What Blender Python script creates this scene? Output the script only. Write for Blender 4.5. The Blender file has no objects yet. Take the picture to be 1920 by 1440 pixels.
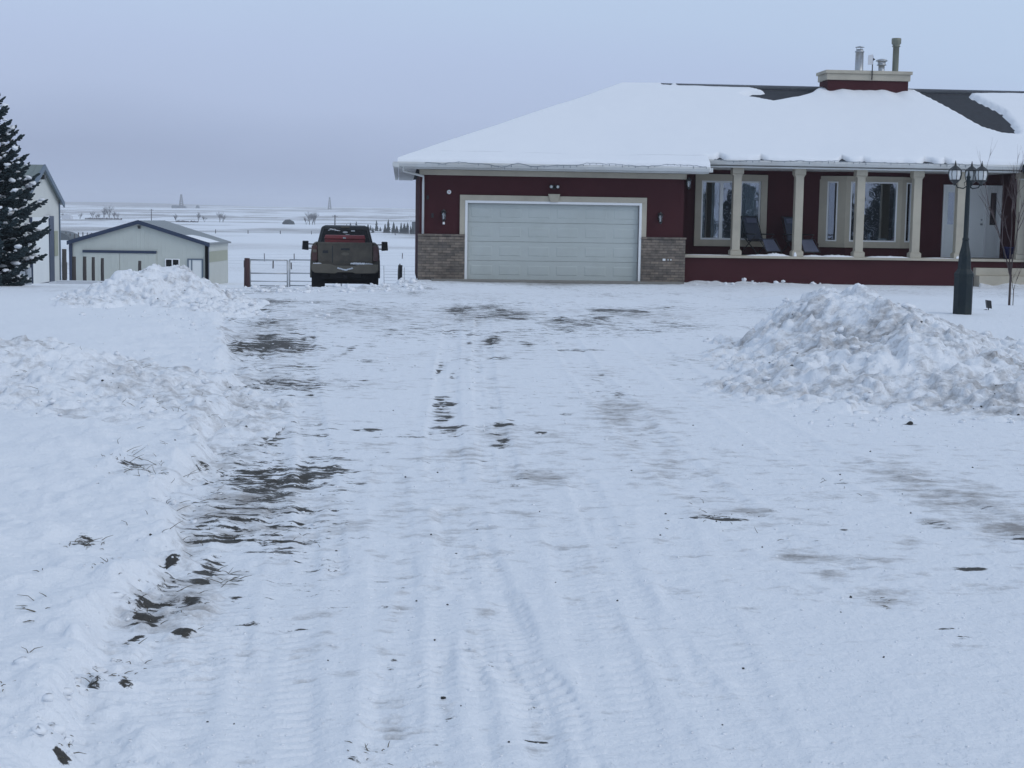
import bpy, bmesh, math, random
import numpy as np
from mathutils import Vector, Matrix

# ------------------------------------------------------------------ camera, sky, sun, exposure
SC = bpy.context.scene
COL = SC.collection
F_PX = 2884.0
CAM_Z = 1.7
PITCH = math.atan((720 - 412) / F_PX)
ROLL = 0.0157
_F = Vector((0, math.cos(PITCH), -math.sin(PITCH)))
_U0 = Vector((0, math.sin(PITCH), math.cos(PITCH)))
_R = Vector((1, 0, 0)) * math.cos(ROLL) + _U0 * math.sin(ROLL)
_U = Vector((1, 0, 0)) * -math.sin(ROLL) + _U0 * math.cos(ROLL)
cd = bpy.data.cameras.new('camera')
cam = bpy.data.objects.new('camera', cd)
COL.objects.link(cam)
cd.sensor_width = 36.0
cd.lens = F_PX * 36 / 1920
cd.clip_start = 0.1
cd.clip_end = 9000
M3 = Matrix((_R, _U, -_F)).transposed()
cam.matrix_world = Matrix.Translation((0, 0, CAM_Z)) @ M3.to_4x4()
SC.camera = cam

w = bpy.data.worlds.new('World')
SC.world = w
w.use_nodes = True
nt = w.node_tree
nt.nodes.clear()
SUN_EL, SUN_AZ = 42.0, 120.0        # azimuth clockwise from +Y: from the right and behind
sky = nt.nodes.new('ShaderNodeTexSky')
sky.sky_type = 'NISHITA'
sky.sun_disc = False
sky.sun_elevation = math.radians(SUN_EL)
sky.sun_rotation = math.radians(SUN_AZ)
sky.dust_density = 6.0
bg1 = nt.nodes.new('ShaderNodeBackground')
bg1.inputs['Strength'].default_value = 0.05
hs = nt.nodes.new('ShaderNodeHueSaturation')
hs.inputs['Saturation'].default_value = 0.35
hs.inputs['Value'].default_value = 0.35
nt.links.new(sky.outputs[0], hs.inputs['Color'])
nt.links.new(hs.outputs[0], bg1.inputs['Color'])
tc = nt.nodes.new('ShaderNodeTexCoord')
sep = nt.nodes.new('ShaderNodeSeparateXYZ')
nt.links.new(tc.outputs['Generated'], sep.inputs[0])
nz = nt.nodes.new('ShaderNodeTexNoise')
nz.inputs['Scale'].default_value = 2.2
nz.inputs['Detail'].default_value = 4
mp = nt.nodes.new('ShaderNodeMapping')
mp.inputs['Scale'].default_value = (1, 1, 2.5)
nt.links.new(tc.outputs['Generated'], mp.inputs[0])
nt.links.new(mp.outputs[0], nz.inputs['Vector'])
ma = nt.nodes.new('ShaderNodeMath'); ma.operation = 'MULTIPLY_ADD'
ma.inputs[1].default_value = 0.10; ma.inputs[2].default_value = -0.05
nt.links.new(nz.outputs[0], ma.inputs[0])
ad = nt.nodes.new('ShaderNodeMath'); ad.operation = 'ADD'
mx_ = nt.nodes.new('ShaderNodeMath'); mx_.operation = 'MULTIPLY_ADD'
mx_.inputs[1].default_value = 0.11
nt.links.new(sep.outputs[0], mx_.inputs[0]); nt.links.new(sep.outputs[2], mx_.inputs[2])
nt.links.new(ma.outputs[0], ad.inputs[0]); nt.links.new(mx_.outputs[0], ad.inputs[1])
rp = nt.nodes.new('ShaderNodeValToRGB')
cr = rp.color_ramp
cr.elements[0].position = 0.0; cr.elements[0].color = (0.325, 0.395, 0.570, 1)
cr.elements[1].position = 1.0; cr.elements[1].color = (0.375, 0.475, 0.64, 1)
e = cr.elements.new(0.05); e.color = (0.415, 0.503, 0.708, 1)
e = cr.elements.new(0.09); e.color = (0.432, 0.530, 0.745, 1)
e = cr.elements.new(0.13); e.color = (0.448, 0.568, 0.770, 1)
e = cr.elements.new(0.22); e.color = (0.470, 0.605, 0.80, 1)
e = cr.elements.new(0.45); e.color = (0.385, 0.485, 0.645, 1)
nt.links.new(ad.outputs[0], rp.inputs[0])
bg2 = nt.nodes.new('ShaderNodeBackground')
bg2.inputs['Strength'].default_value = 0.93
nt.links.new(rp.outputs[0], bg2.inputs['Color'])
ads = nt.nodes.new('ShaderNodeAddShader')
nt.links.new(bg1.outputs[0], ads.inputs[0]); nt.links.new(bg2.outputs[0], ads.inputs[1])
wo = nt.nodes.new('ShaderNodeOutputWorld')
nt.links.new(ads.outputs[0], wo.inputs['Surface'])

sl = bpy.data.lights.new('sun', 'SUN')
sl.energy = 0.5
sl.angle = math.radians(25)
sl.color = (1.0, 0.98, 0.96)
sun = bpy.data.objects.new('sun', sl)
COL.objects.link(sun)
az, el = math.radians(SUN_AZ), math.radians(SUN_EL)
sdir = Vector((math.sin(az) * math.cos(el), math.cos(az) * math.cos(el), math.sin(el)))
sun.rotation_euler = sdir.to_track_quat('Z', 'Y').to_euler()

SC.view_settings.view_transform = 'Standard'
SC.view_settings.look = 'None'
SC.view_settings.exposure = 0.06
SC.view_settings.gamma = 1.0
SC.render.engine = 'CYCLES'
SC.cycles.use_denoising = True
SC.cycles.max_bounces = 6
SC.cycles.diffuse_bounces = 3
SC.cycles.volume_bounces = 1
SC.cycles.transparent_max_bounces = 12

rnd = random.Random(7)
NR = np.random.RandomState(11)


def ray(px, py):
    return _F + _R * ((px - 960) / F_PX) - _U * ((py - 720) / F_PX)


def atY(px, py, Y):
    d = ray(px, py)
    return Vector((0, 0, CAM_Z)) + d * (Y / d.y)


def atZ(px, py, z=0.0):
    d = ray(px, py)
    return Vector((0, 0, CAM_Z)) + d * ((z - CAM_Z) / d.z)


# ------------------------------------------------------------------ noise in numpy
_TAB = np.random.RandomState(3).rand(256, 256).astype(np.float32)


def vnoise(x, y, seed=0):
    x = np.asarray(x, np.float64) + seed * 17.31
    y = np.asarray(y, np.float64) + seed * 9.77
    xi = np.floor(x).astype(np.int64); yi = np.floor(y).astype(np.int64)
    fx = (x - xi).astype(np.float32); fy = (y - yi).astype(np.float32)
    fx = fx * fx * (3 - 2 * fx); fy = fy * fy * (3 - 2 * fy)
    a = _TAB[xi & 255, yi & 255]; b = _TAB[(xi + 1) & 255, yi & 255]
    c = _TAB[xi & 255, (yi + 1) & 255]; d = _TAB[(xi + 1) & 255, (yi + 1) & 255]
    return (a + (b - a) * fx) * (1 - fy) + (c + (d - c) * fx) * fy


def fbm(x, y, octaves=4, seed=0, gain=0.5):
    s = 0; a = 1.0; t = 0
    for k in range(octaves):
        s = s + a * (vnoise(x * 2 ** k, y * 2 ** k, seed + k * 5) - 0.5)
        t += a; a *= gain
    return s / t * 2          # about -1..1


def sstep(a, b, x):
    t = np.clip((x - a) / (b - a), 0, 1)
    return t * t * (3 - 2 * t)


# ------------------------------------------------------------------ materials
def newmat(name):
    m = bpy.data.materials.new(name)
    m.use_nodes = True
    n = m.node_tree
    b = n.nodes['Principled BSDF']
    return m, n, b


def N(n, t, **kw):
    k = n.nodes.new(t)
    for a, v in kw.items():
        setattr(k, a, v)
    return k


def mat(name, col, rough=0.6, scale=3.0, var=0.25, bump=0.0, bscale=40.0, metal=0.0, dirt=None, dscale=1.5, spec=0.5, stretch=(1, 1, 1)):
    m, n, b = newmat(name)
    tc = N(n, 'ShaderNodeTexCoord')
    mp = N(n, 'ShaderNodeMapping')
    mp.inputs['Scale'].default_value = stretch
    n.links.new(tc.outputs['Object'], mp.inputs[0])
    nz = N(n, 'ShaderNodeTexNoise')
    nz.inputs['Scale'].default_value = scale
    nz.inputs['Detail'].default_value = 6
    nz.inputs['Roughness'].default_value = 0.6
    n.links.new(mp.outputs[0], nz.inputs['Vector'])
    mx = N(n, 'ShaderNodeMix', data_type='RGBA')
    mx.inputs['A'].default_value = tuple(c * (1 - var) for c in col) + (1,)
    mx.inputs['B'].default_value = tuple(min(1, c * (1 + var)) for c in col) + (1,)
    n.links.new(nz.outputs[0], mx.inputs['Factor'])
    out = mx.outputs['Result']
    if dirt:
        n2 = N(n, 'ShaderNodeTexNoise')
        n2.inputs['Scale'].default_value = dscale
        n2.inputs['Detail'].default_value = 8
        n2.inputs['Roughness'].default_value = 0.7
        n.links.new(tc.outputs['Object'], n2.inputs['Vector'])
        r = N(n, 'ShaderNodeMapRange')
        r.inputs['From Min'].default_value = 0.45; r.inputs['From Max'].default_value = 0.7
        n.links.new(n2.outputs[0], r.inputs['Value'])
        m2 = N(n, 'ShaderNodeMix', data_type='RGBA')
        n.links.new(out, m2.inputs['A'])
        m2.inputs['B'].default_value = tuple(dirt) + (1,)
        n.links.new(r.outputs[0], m2.inputs['Factor'])
        out = m2.outputs['Result']
    n.links.new(out, b.inputs['Base Color'])
    b.inputs['Roughness'].default_value = rough
    b.inputs['Metallic'].default_value = metal
    b.inputs['Specular IOR Level'].default_value = spec
    if bump:
        n3 = N(n, 'ShaderNodeTexNoise')
        n3.inputs['Scale'].default_value = bscale
        n3.inputs['Detail'].default_value = 5
        n.links.new(tc.outputs['Object'], n3.inputs['Vector'])
        bp = N(n, 'ShaderNodeBump')
        bp.inputs['Strength'].default_value = 1.0
        bp.inputs['Distance'].default_value = bump
        n.links.new(n3.outputs[0], bp.inputs['Height'])
        n.links.new(bp.outputs[0], b.inputs['Normal'])
    return m


def snow_mat(name='snow', ground=False):
    m, n, b = newmat(name)
    tc = N(n, 'ShaderNodeTexCoord')
    geo = N(n, 'ShaderNodeNewGeometry')
    pos = geo.outputs['Position']
    b.inputs['Roughness'].default_value = 0.65
    b.inputs['Specular IOR Level'].default_value = 0.25
    white = (0.80, 0.83, 0.87, 1)
    f1 = N(n, 'ShaderNodeTexNoise'); f1.inputs['Scale'].default_value = 9; f1.inputs['Detail'].default_value = 7
    f1.inputs['Roughness'].default_value = 0.65
    n.links.new(pos, f1.inputs['Vector'])
    f2 = N(n, 'ShaderNodeTexNoise'); f2.inputs['Scale'].default_value = 45; f2.inputs['Detail'].default_value = 4
    n.links.new(pos, f2.inputs['Vector'])
    h = N(n, 'ShaderNodeMath', operation='MULTIPLY_ADD')
    n.links.new(f2.outputs[0], h.inputs[0]); h.inputs[1].default_value = 0.25
    n.links.new(f1.outputs[0], h.inputs[2])
    bp = N(n, 'ShaderNodeBump')
    bp.inputs['Distance'].default_value = 0.03 if ground else 0.006
    bp.inputs['Strength'].default_value = 0.8
    n.links.new(h.outputs[0], bp.inputs['Height'])
    n.links.new(bp.outputs[0], b.inputs['Normal'])
    if not ground:
        mx = N(n, 'ShaderNodeMix', data_type='RGBA')
        mx.inputs['A'].default_value = (0.80, 0.825, 0.86, 1); mx.inputs['B'].default_value = (0.84, 0.865, 0.90, 1)
        n.links.new(f1.outputs[0], mx.inputs['Factor'])
        n.links.new(mx.outputs['Result'], b.inputs['Base Color'])
        return m
    aB = N(n, 'ShaderNodeAttribute', attribute_name='bare')
    aD = N(n, 'ShaderNodeAttribute', attribute_name='dirt')
    def field(scale, rough, off, stretch):
        t_ = N(n, 'ShaderNodeTexNoise'); t_.inputs['Scale'].default_value = scale; t_.inputs['Detail'].default_value = 10
        t_.inputs['Roughness'].default_value = rough
        m_ = N(n, 'ShaderNodeMapping'); m_.inputs['Scale'].default_value = stretch; m_.inputs['Location'].default_value = off
        n.links.new(pos, m_.inputs[0]); n.links.new(m_.outputs[0], t_.inputs['Vector'])
        return t_.outputs[0]

    def thresh(nz_, gain, att, k, lo, hi):
        a_ = N(n, 'ShaderNodeMath', operation='MULTIPLY_ADD'); n.links.new(nz_, a_.inputs[0])
        a_.inputs[1].default_value = gain; a_.inputs[2].default_value = -gain / 2
        b_ = N(n, 'ShaderNodeMath', operation='MULTIPLY_ADD'); n.links.new(att, b_.inputs[0]); b_.inputs[1].default_value = k
        n.links.new(a_.outputs[0], b_.inputs[2])
        c_ = N(n, 'ShaderNodeMapRange'); c_.inputs['From Min'].default_value = lo; c_.inputs['From Max'].default_value = hi
        n.links.new(b_.outputs[0], c_.inputs['Value'])
        return c_.outputs[0]

    nd = field(5.0, 0.74, (3, 7, 0), (0.8, 1.1, 1))
    rd = thresh(nd, 3.2, aD.outputs['Fac'], 0.62, 0.36, 1.20)
    md = N(n, 'ShaderNodeMix', data_type='RGBA')
    md.inputs['A'].default_value = white
    md.inputs['B'].default_value = (0.30, 0.29, 0.285, 1)
    n.links.new(rd, md.inputs['Factor'])
    nb = field(4.8, 0.78, (0, 0, 0), (0.62, 1.35, 1))
    rb = thresh(nb, 3.7, aB.outputs['Fac'], 0.90, 0.66, 0.76)
    mb = N(n, 'ShaderNodeMix', data_type='RGBA')
    n.links.new(md.outputs['Result'], mb.inputs['A'])
    gc = N(n, 'ShaderNodeTexNoise'); gc.inputs['Scale'].default_value = 60
    n.links.new(pos, gc.inputs['Vector'])
    gm = N(n, 'ShaderNodeMix', data_type='RGBA')
    gm.inputs['A'].default_value = (0.022, 0.022, 0.02, 1); gm.inputs['B'].default_value = (0.085, 0.08, 0.072, 1)
    n.links.new(gc.outputs[0], gm.inputs['Factor'])
    n.links.new(gm.outputs['Result'], mb.inputs['B'])
    n.links.new(rb, mb.inputs['Factor'])
    n.links.new(mb.outputs['Result'], b.inputs['Base Color'])
    return m


def glass_mat(name, tint=(0.8, 0.86, 0.9), extra=0.16):
    m = bpy.data.materials.new(name); m.use_nodes = True
    n = m.node_tree; n.nodes.clear()
    o = N(n, 'ShaderNodeOutputMaterial')
    t = N(n, 'ShaderNodeBsdfTransparent'); t.inputs[0].default_value = tint + (1,)
    g = N(n, 'ShaderNodeBsdfGlossy'); g.inputs['Roughness'].default_value = 0.01
    g.inputs[0].default_value = (0.95, 0.97, 1, 1)
    fr = N(n, 'ShaderNodeFresnel'); fr.inputs[0].default_value = 1.5
    a = N(n, 'ShaderNodeMath', operation='ADD'); a.inputs[1].default_value = extra
    n.links.new(fr.outputs[0], a.inputs[0])
    nn = N(n, 'ShaderNodeTexNoise'); nn.inputs['Scale'].default_value = 1.2
    tc = N(n, 'ShaderNodeTexCoord'); n.links.new(tc.outputs['Object'], nn.inputs['Vector'])
    bp = N(n, 'ShaderNodeBump'); bp.inputs['Distance'].default_value = 0.004
    n.links.new(nn.outputs[0], bp.inputs['Height']); n.links.new(bp.outputs[0], g.inputs['Normal'])
    mx = N(n, 'ShaderNodeMixShader')
    n.links.new(a.outputs[0], mx.inputs[0]); n.links.new(t.outputs[0], mx.inputs[1]); n.links.new(g.outputs[0], mx.inputs[2])
    n.links.new(mx.outputs[0], o.inputs[0])
    return m


def stone_mat():
    m, n, b = newmat('stone_veneer')
    tc = N(n, 'ShaderNodeTexCoord'); sp = N(n, 'ShaderNodeSeparateXYZ'); cb = N(n, 'ShaderNodeCombineXYZ')
    n.links.new(tc.outputs['Object'], sp.inputs[0])
    n.links.new(sp.outputs[0], cb.inputs[0]); n.links.new(sp.outputs[2], cb.inputs[1])
    br = N(n, 'ShaderNodeTexBrick')
    br.inputs['Scale'].default_value = 1.0
    br.inputs['Brick Width'].default_value = 0.23; br.inputs['Row Height'].default_value = 0.075
    br.inputs['Mortar Size'].default_value = 0.006; br.inputs['Mortar Smooth'].default_value = 0.3
    br.inputs['Color1'].default_value = (0.23, 0.19, 0.155, 1); br.inputs['Color2'].default_value = (0.12, 0.105, 0.092, 1)
    br.inputs['Mortar'].default_value = (0.10, 0.09, 0.085, 1)
    n.links.new(cb.outputs[0], br.inputs['Vector'])
    nz = N(n, 'ShaderNodeTexNoise'); nz.inputs['Scale'].default_value = 7; nz.inputs['Detail'].default_value = 6
    n.links.new(tc.outputs['Object'], nz.inputs['Vector'])
    mx = N(n, 'ShaderNodeMix', data_type='RGBA', blend_type='OVERLAY'); mx.inputs['Factor'].default_value = 0.7
    n.links.new(br.outputs[0], mx.inputs['A']); n.links.new(nz.outputs[0], mx.inputs['B'])
    n.links.new(mx.outputs['Result'], b.inputs['Base Color'])
    bp = N(n, 'ShaderNodeBump'); bp.inputs['Distance'].default_value = 0.02; bp.invert = True
    n.links.new(br.outputs['Fac'], bp.inputs['Height']); n.links.new(bp.outputs[0], b.inputs['Normal'])
    b.inputs['Roughness'].default_value = 0.85
    return m


def ribbed(name, col, pitch=0.23, axis=0, rough=0.45, depth=0.02, var=0.1):
    m = mat(name, col, rough, 1.5, var)
    n = m.node_tree; b = n.nodes['Principled BSDF']
    tc = N(n, 'ShaderNodeTexCoord'); sp = N(n, 'ShaderNodeSeparateXYZ')
    n.links.new(tc.outputs['Object'], sp.inputs[0])
    mu = N(n, 'ShaderNodeMath', operation='MULTIPLY'); mu.inputs[1].default_value = 1 / pitch
    n.links.new(sp.outputs[axis], mu.inputs[0])
    fr = N(n, 'ShaderNodeMath', operation='PINGPONG'); fr.inputs[1].default_value = 0.5
    n.links.new(mu.outputs[0], fr.inputs[0])
    r = N(n, 'ShaderNodeMapRange'); r.inputs['From Min'].default_value = 0.38; r.inputs['From Max'].default_value = 0.46
    n.links.new(fr.outputs[0], r.inputs['Value'])
    bp = N(n, 'ShaderNodeBump'); bp.inputs['Distance'].default_value = depth
    n.links.new(r.outputs[0], bp.inputs['Height']); n.links.new(bp.outputs[0], b.inputs['Normal'])
    return m


M = dict(
    ground=snow_mat('snow_ground', True), snow=snow_mat('snow_clean'),
    stucco=mat('red_stucco', (0.060, 0.0175, 0.021), 0.9, 0.7, 0.28, 0.006, 90, spec=0.2),
    stone=stone_mat(),
    cream=mat('cream_trim', (0.47, 0.435, 0.355), 0.85, 1.5, 0.10, 0.003, 120, spec=0.15, dirt=(0.38, 0.35, 0.29), dscale=0.9),
    concrete=mat('concrete', (0.22, 0.215, 0.20), 0.9, 3, 0.25, 0.004, 60, dirt=(0.2, 0.19, 0.17)),
    fascia=mat('white_metal_fascia', (0.60, 0.62, 0.62), 0.45, 2, 0.06, dirt=(0.5, 0.5, 0.48), dscale=0.8),
    door=mat('garage_door_paint', (0.48, 0.525, 0.51), 0.5, 1.2, 0.06, 0.0006, 150, dirt=(0.43, 0.47, 0.45), dscale=0.7),
    white=mat('white_vinyl', (0.80, 0.82, 0.83), 0.4, 2, 0.04),
    shingle=mat('dark_shingles', (0.030, 0.034, 0.042), 0.95, 6, 0.4, 0.01, 30),
    iron=mat('black_iron', (0.018, 0.02, 0.022), 0.45, 4, 0.3),
    lampgreen=mat('dark_green_paint', (0.008, 0.017, 0.022), 0.55, 5, 0.35, 0.002, 30, dirt=(0.022, 0.03, 0.03), dscale=3, spec=0.3),
    milk=mat('frosted_glass', (0.62, 0.64, 0.64), 0.25, 3, 0.05),
    glass=glass_mat('window_glass'), lglass=glass_mat('lamp_glass', (0.9, 0.92, 0.92), 0.15),
    curtain=mat('white_curtain', (0.75, 0.75, 0.74), 0.9, 2, 0.05),
    room=mat('room_wall', (0.32, 0.30, 0.27), 0.9, 1, 0.08),
    galv=mat('galvanised_steel', (0.42, 0.44, 0.46), 0.42, 5, 0.15, metal=0.75),
    olive=mat('weathered_pipe', (0.20, 0.21, 0.17), 0.55, 5, 0.25, metal=0.3, stretch=(4, 4, 0.4)),
    greywhite=mat('grey_plastic', (0.55, 0.57, 0.6), 0.5, 3, 0.05),
    fabric=mat('dark_sling_fabric', (0.042, 0.05, 0.072), 0.85, 8, 0.2, 0.001, 200),
    fabric2=mat('worn_sling_fabric', (0.085, 0.095, 0.14), 0.85, 8, 0.2, 0.001, 200),
    truck=mat('muddy_truck_paint', (0.078, 0.068, 0.052), 0.55, 2.5, 0.35, dirt=(0.13, 0.11, 0.08), dscale=2.2),
    truckdark=mat('dark_truck_paint', (0.010, 0.013, 0.016), 0.3, 3, 0.2),
    bumper=mat('muddy_chrome', (0.14, 0.125, 0.095), 0.5, 3, 0.3, metal=0.3, dirt=(0.16, 0.14, 0.11), dscale=3),
    tyre=mat('tyre_rubber', (0.012, 0.012, 0.013), 0.85, 8, 0.3, 0.004, 60),
    under=mat('underbody', (0.008, 0.008, 0.009), 0.8, 4, 0.3),
    tglass=mat('dark_tinted_glass', (0.004, 0.006, 0.008), 0.12, 2, 0.1, spec=0.25),
    redpaint=mat('red_paint', (0.26, 0.028, 0.035), 0.4, 4, 0.2, dirt=(0.16, 0.03, 0.03), dscale=3),
    tail=mat('tail_light_lens', (0.07, 0.02, 0.018), 0.3, 5, 0.3, dirt=(0.10, 0.06, 0.05), dscale=5),
    sticker=mat('sticker', (0.55, 0.58, 0.6), 0.6, 5, 0.1),
    badge=mat('badge_dark', (0.015, 0.017, 0.022), 0.4, 5, 0.1),
    siding=ribbed('cream_metal_siding', (0.51, 0.54, 0.50), 0.23, 0, depth=0.006),
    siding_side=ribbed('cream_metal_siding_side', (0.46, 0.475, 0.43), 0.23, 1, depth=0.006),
    sidingw=ribbed('pale_metal_siding', (0.58, 0.59, 0.55), 0.23, 0),
    blue=mat('blue_metal_trim', (0.018, 0.034, 0.075), 0.45, 3, 0.15),
    bluegrey=mat('blue_grey_trim', (0.10, 0.14, 0.19), 0.5, 3, 0.15),
    roofgrey=ribbed('grey_metal_roof', (0.155, 0.172, 0.175), 0.3, 1, 0.4, 0.02),
    roofgreen=ribbed('green_grey_metal_roof', (0.14, 0.175, 0.165), 0.3, 0, 0.45, 0.02),
    barndoor=mat('white_door_panel', (0.74, 0.77, 0.77), 0.5, 1.5, 0.06),
    ochre=mat('ochre_window', (0.30, 0.31, 0.22), 0.5, 3, 0.1),
    oldwood=mat('old_post_wood', (0.055, 0.05, 0.048), 0.9, 6, 0.35, 0.004, 30, stretch=(1, 1, 0.2)),
    redpost=mat('red_brown_post', (0.05, 0.02, 0.022), 0.8, 6, 0.3),
    bark=mat('bark', (0.065, 0.05, 0.05), 0.95, 8, 0.35, 0.003, 50),
    twig=mat('bare_twigs', (0.11, 0.085, 0.085), 0.95, 8, 0.3),
    needle=mat('spruce_needles', (0.026, 0.042, 0.048), 0.85, 5, 0.55, spec=0.2),
    farneedle=mat('distant_needles', (0.025, 0.04, 0.035), 0.9, 0.6, 0.4, spec=0.1),
    farshrub=mat('distant_shrub_twigs', (0.09, 0.085, 0.085), 0.95, 0.8, 0.3, spec=0.1),
    grass=mat('dry_grass', (0.10, 0.085, 0.055), 0.9, 9, 0.4),
    pebble=mat('dark_pebble', (0.035, 0.035, 0.033), 0.9, 9, 0.4),
    navy=mat('navy_plastic', (0.02, 0.022, 0.12), 0.5, 3, 0.1),
    card=mat('white_card', (0.7, 0.72, 0.72), 0.7, 3, 0.05),
    pink=mat('pink_card', (0.5, 0.3, 0.33), 0.7, 12, 0.3),
    rooffar=mat('dark_barn_metal', (0.06, 0.075, 0.08), 0.6, 1, 0.2),
)


# ------------------------------------------------------------------ mesh builder
class MB:
    def __init__(s):
        s.v = []; s.f = []; s.sm = []

    def add(s, vs, fs, smooth=False):
        o = len(s.v)
        s.v.extend([tuple(p) for p in vs])
        s.f.extend([tuple(i + o for i in f) for f in fs])
        s.sm.extend([smooth] * len(fs))
        return s

    def box(s, x0, x1, y0, y1, z0, z1):
        if x0 > x1: x0, x1 = x1, x0
        if y0 > y1: y0, y1 = y1, y0
        if z0 > z1: z0, z1 = z1, z0
        return s.add([(x0, y0, z0), (x1, y0, z0), (x1, y1, z0), (x0, y1, z0), (x0, y0, z1), (x1, y0, z1), (x1, y1, z1), (x0, y1, z1)],
                     [(0, 3, 2, 1), (4, 5, 6, 7), (0, 1, 5, 4), (1, 2, 6, 5), (2, 3, 7, 6), (3, 0, 4, 7)])

    def hexa(s, b, t):
        """b, t: four corners each (ccw from above)"""
        return s.add(list(b) + list(t), [(0, 3, 2, 1), (4, 5, 6, 7), (0, 1, 5, 4), (1, 2, 6, 5), (2, 3, 7, 6), (3, 0, 4, 7)])

    def prism(s, poly, y0, y1, axis='y'):
        """poly in (a,b): for axis y -> (x,z); axis x -> (y,z); axis z -> (x,y)"""
        n = len(poly)
        def pt(a, b, c):
            return (a, c, b) if axis == 'y' else ((c, a, b) if axis == 'x' else (a, b, c))
        vs = [pt(a, b, y0) for a, b in poly] + [pt(a, b, y1) for a, b in poly]
        fs = [tuple(range(n))[::-1] if axis != 'y' else tuple(range(n)), tuple(range(n, 2 * n)) if axis != 'y' else tuple(range(n, 2 * n))[::-1]]
        for i in range(n):
            j = (i + 1) % n
            fs.append((i, j, j + n, i + n) if axis != 'y' else (i, i + n, j + n, j))
        return s.add(vs, fs)

    def tube(s, pts, rad, sides=8, cap=True):
        pts = [Vector(p) for p in pts]
        if not hasattr(rad, '__len__'):
            rad = [rad] * len(pts)
        vs = []; fs = []
        up = Vector((0, 0, 1))
        for i, p in enumerate(pts):
            t = (pts[min(i + 1, len(pts) - 1)] - pts[max(i - 1, 0)]).normalized()
            ref = up if abs(t.z) < 0.95 else Vector((1, 0, 0))
            a = t.cross(ref).normalized(); b = a.cross(t).normalized()
            for k in range(sides):
                an = 2 * math.pi * k / sides
                vs.append(p + (a * math.cos(an) + b * math.sin(an)) * rad[i])
        for i in range(len(pts) - 1):
            for k in range(sides):
                k2 = (k + 1) % sides
                fs.append((i * sides + k, (i + 1) * sides + k, (i + 1) * sides + k2, i * sides + k2))
        if cap:
            fs.append(tuple(range(sides))); fs.append(tuple(range((len(pts) - 1) * sides, len(pts) * sides))[::-1])
        return s.add(vs, fs, True)

    def lathe(s, cx, cy, prof, sides=16):
        vs = []; fs = []
        for r, z in prof:
            for k in range(sides):
                a = 2 * math.pi * k / sides
                vs.append((cx + r * math.cos(a), cy + r * math.sin(a), z))
        for i in range(len(prof) - 1):
            for k in range(sides):
                k2 = (k + 1) % sides
                fs.append((i * sides + k, i * sides + k2, (i + 1) * sides + k2, (i + 1) * sides + k))
        fs.append(tuple(range(sides))[::-1]); fs.append(tuple(range((len(prof) - 1) * sides, len(prof) * sides)))
        return s.add(vs, fs, sides > 8)

    def blob(s, c, r, seed=None, sub=None, squash=1.0):
        R = seed or rnd
        vs = []; fs = []
        nu, nv = (7, 4) if r > .02 else (5, 3)
        kx, ky, ca = R.uniform(.7, 1.35), R.uniform(.7, 1.2), R.uniform(0, 3.1)
        cc_a, cs_a = math.cos(ca), math.sin(ca)
        for j in range(nv + 1):
            ph = math.pi * j / nv
            for i in range(nu):
                th = 2 * math.pi * i / nu
                q = 1 + R.uniform(-.34, .34)
                ax_, ay_ = r * q * kx * math.sin(ph) * math.cos(th), r * q * ky * math.sin(ph) * math.sin(th)
                vs.append((c[0] + ax_ * cc_a - ay_ * cs_a, c[1] + ax_ * cs_a + ay_ * cc_a, c[2] + r * q * squash * math.cos(ph)))
        for j in range(nv):
            for i in range(nu):
                i2 = (i + 1) % nu
                fs.append((j * nu + i, (j + 1) * nu + i, (j + 1) * nu + i2, j * nu + i2))
        return s.add(vs, fs, True)

    def build(s, name, m, parent=None, bevel=0.0, seg=2, smooth=None, loc=None):
        me = bpy.data.meshes.new(name)
        me.from_pydata(s.v, [], s.f)
        me.polygons.foreach_set('use_smooth', [bool(x) if smooth is None else smooth for x in s.sm])
        me.materials.append(m)
        me.update()
        o = bpy.data.objects.new(name, me)
        COL.objects.link(o)
        if parent is not None:
            o.parent = parent
        if loc is not None:
            o.location = loc
        if bevel:
            bv = o.modifiers.new('bevel', 'BEVEL')
            bv.width = bevel; bv.segments = seg; bv.limit_method = 'ANGLE'; bv.angle_limit = math.radians(40)
        return o


def tag(o, label=None, cat=None, group=None, kind=None):
    if label: o['label'] = label
    if cat: o['category'] = cat
    if group: o['group'] = group
    if kind: o['kind'] = kind
    return o


def empty(name, loc, rz=0.0, label=None, cat=None, group=None):
    o = bpy.data.objects.new(name, None)
    COL.objects.link(o)
    o.location = loc; o.rotation_euler = (0, 0, rz)
    o.empty_display_size = 0.2
    return tag(o, label, cat, group)


def copy_tree(o, parent=None):
    c = o.copy(); COL.objects.link(c)
    if parent is not None:
        c.parent = parent
    for ch in o.children:
        copy_tree(ch, c)
    return c


def sub(parent, name, mb, m, bevel=0.0, **k):
    return mb.build(name, m, parent, bevel, **k)


# ------------------------------------------------------------------ ground heights
YAW = math.radians(4.2)
_o = atY(1036, 526, 43.3)
HO = Vector((_o.x, _o.y, 0.0))                       # garage door centre, on the ground
HU = Vector((math.cos(YAW), math.sin(YAW), 0)); HV = Vector((-math.sin(YAW), math.cos(YAW), 0))

_TY = np.array([0, 34.5, 37.5, 40, 43.5, 46, 60, 66, 72, 85, 110, 180, 300, 600, 1000, 1400, 1900, 2500, 2800, 3200], float)
_TZ = np.array([0, 0, -0.08, -0.19, -0.36, -0.48, -1.12, -1.35, -1.55, -2.15, -2.7, -3.7, -4.1, -3.9, -1.8, 2.0, 9.0, 17.0, 18.0, 10.0], float)


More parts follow.
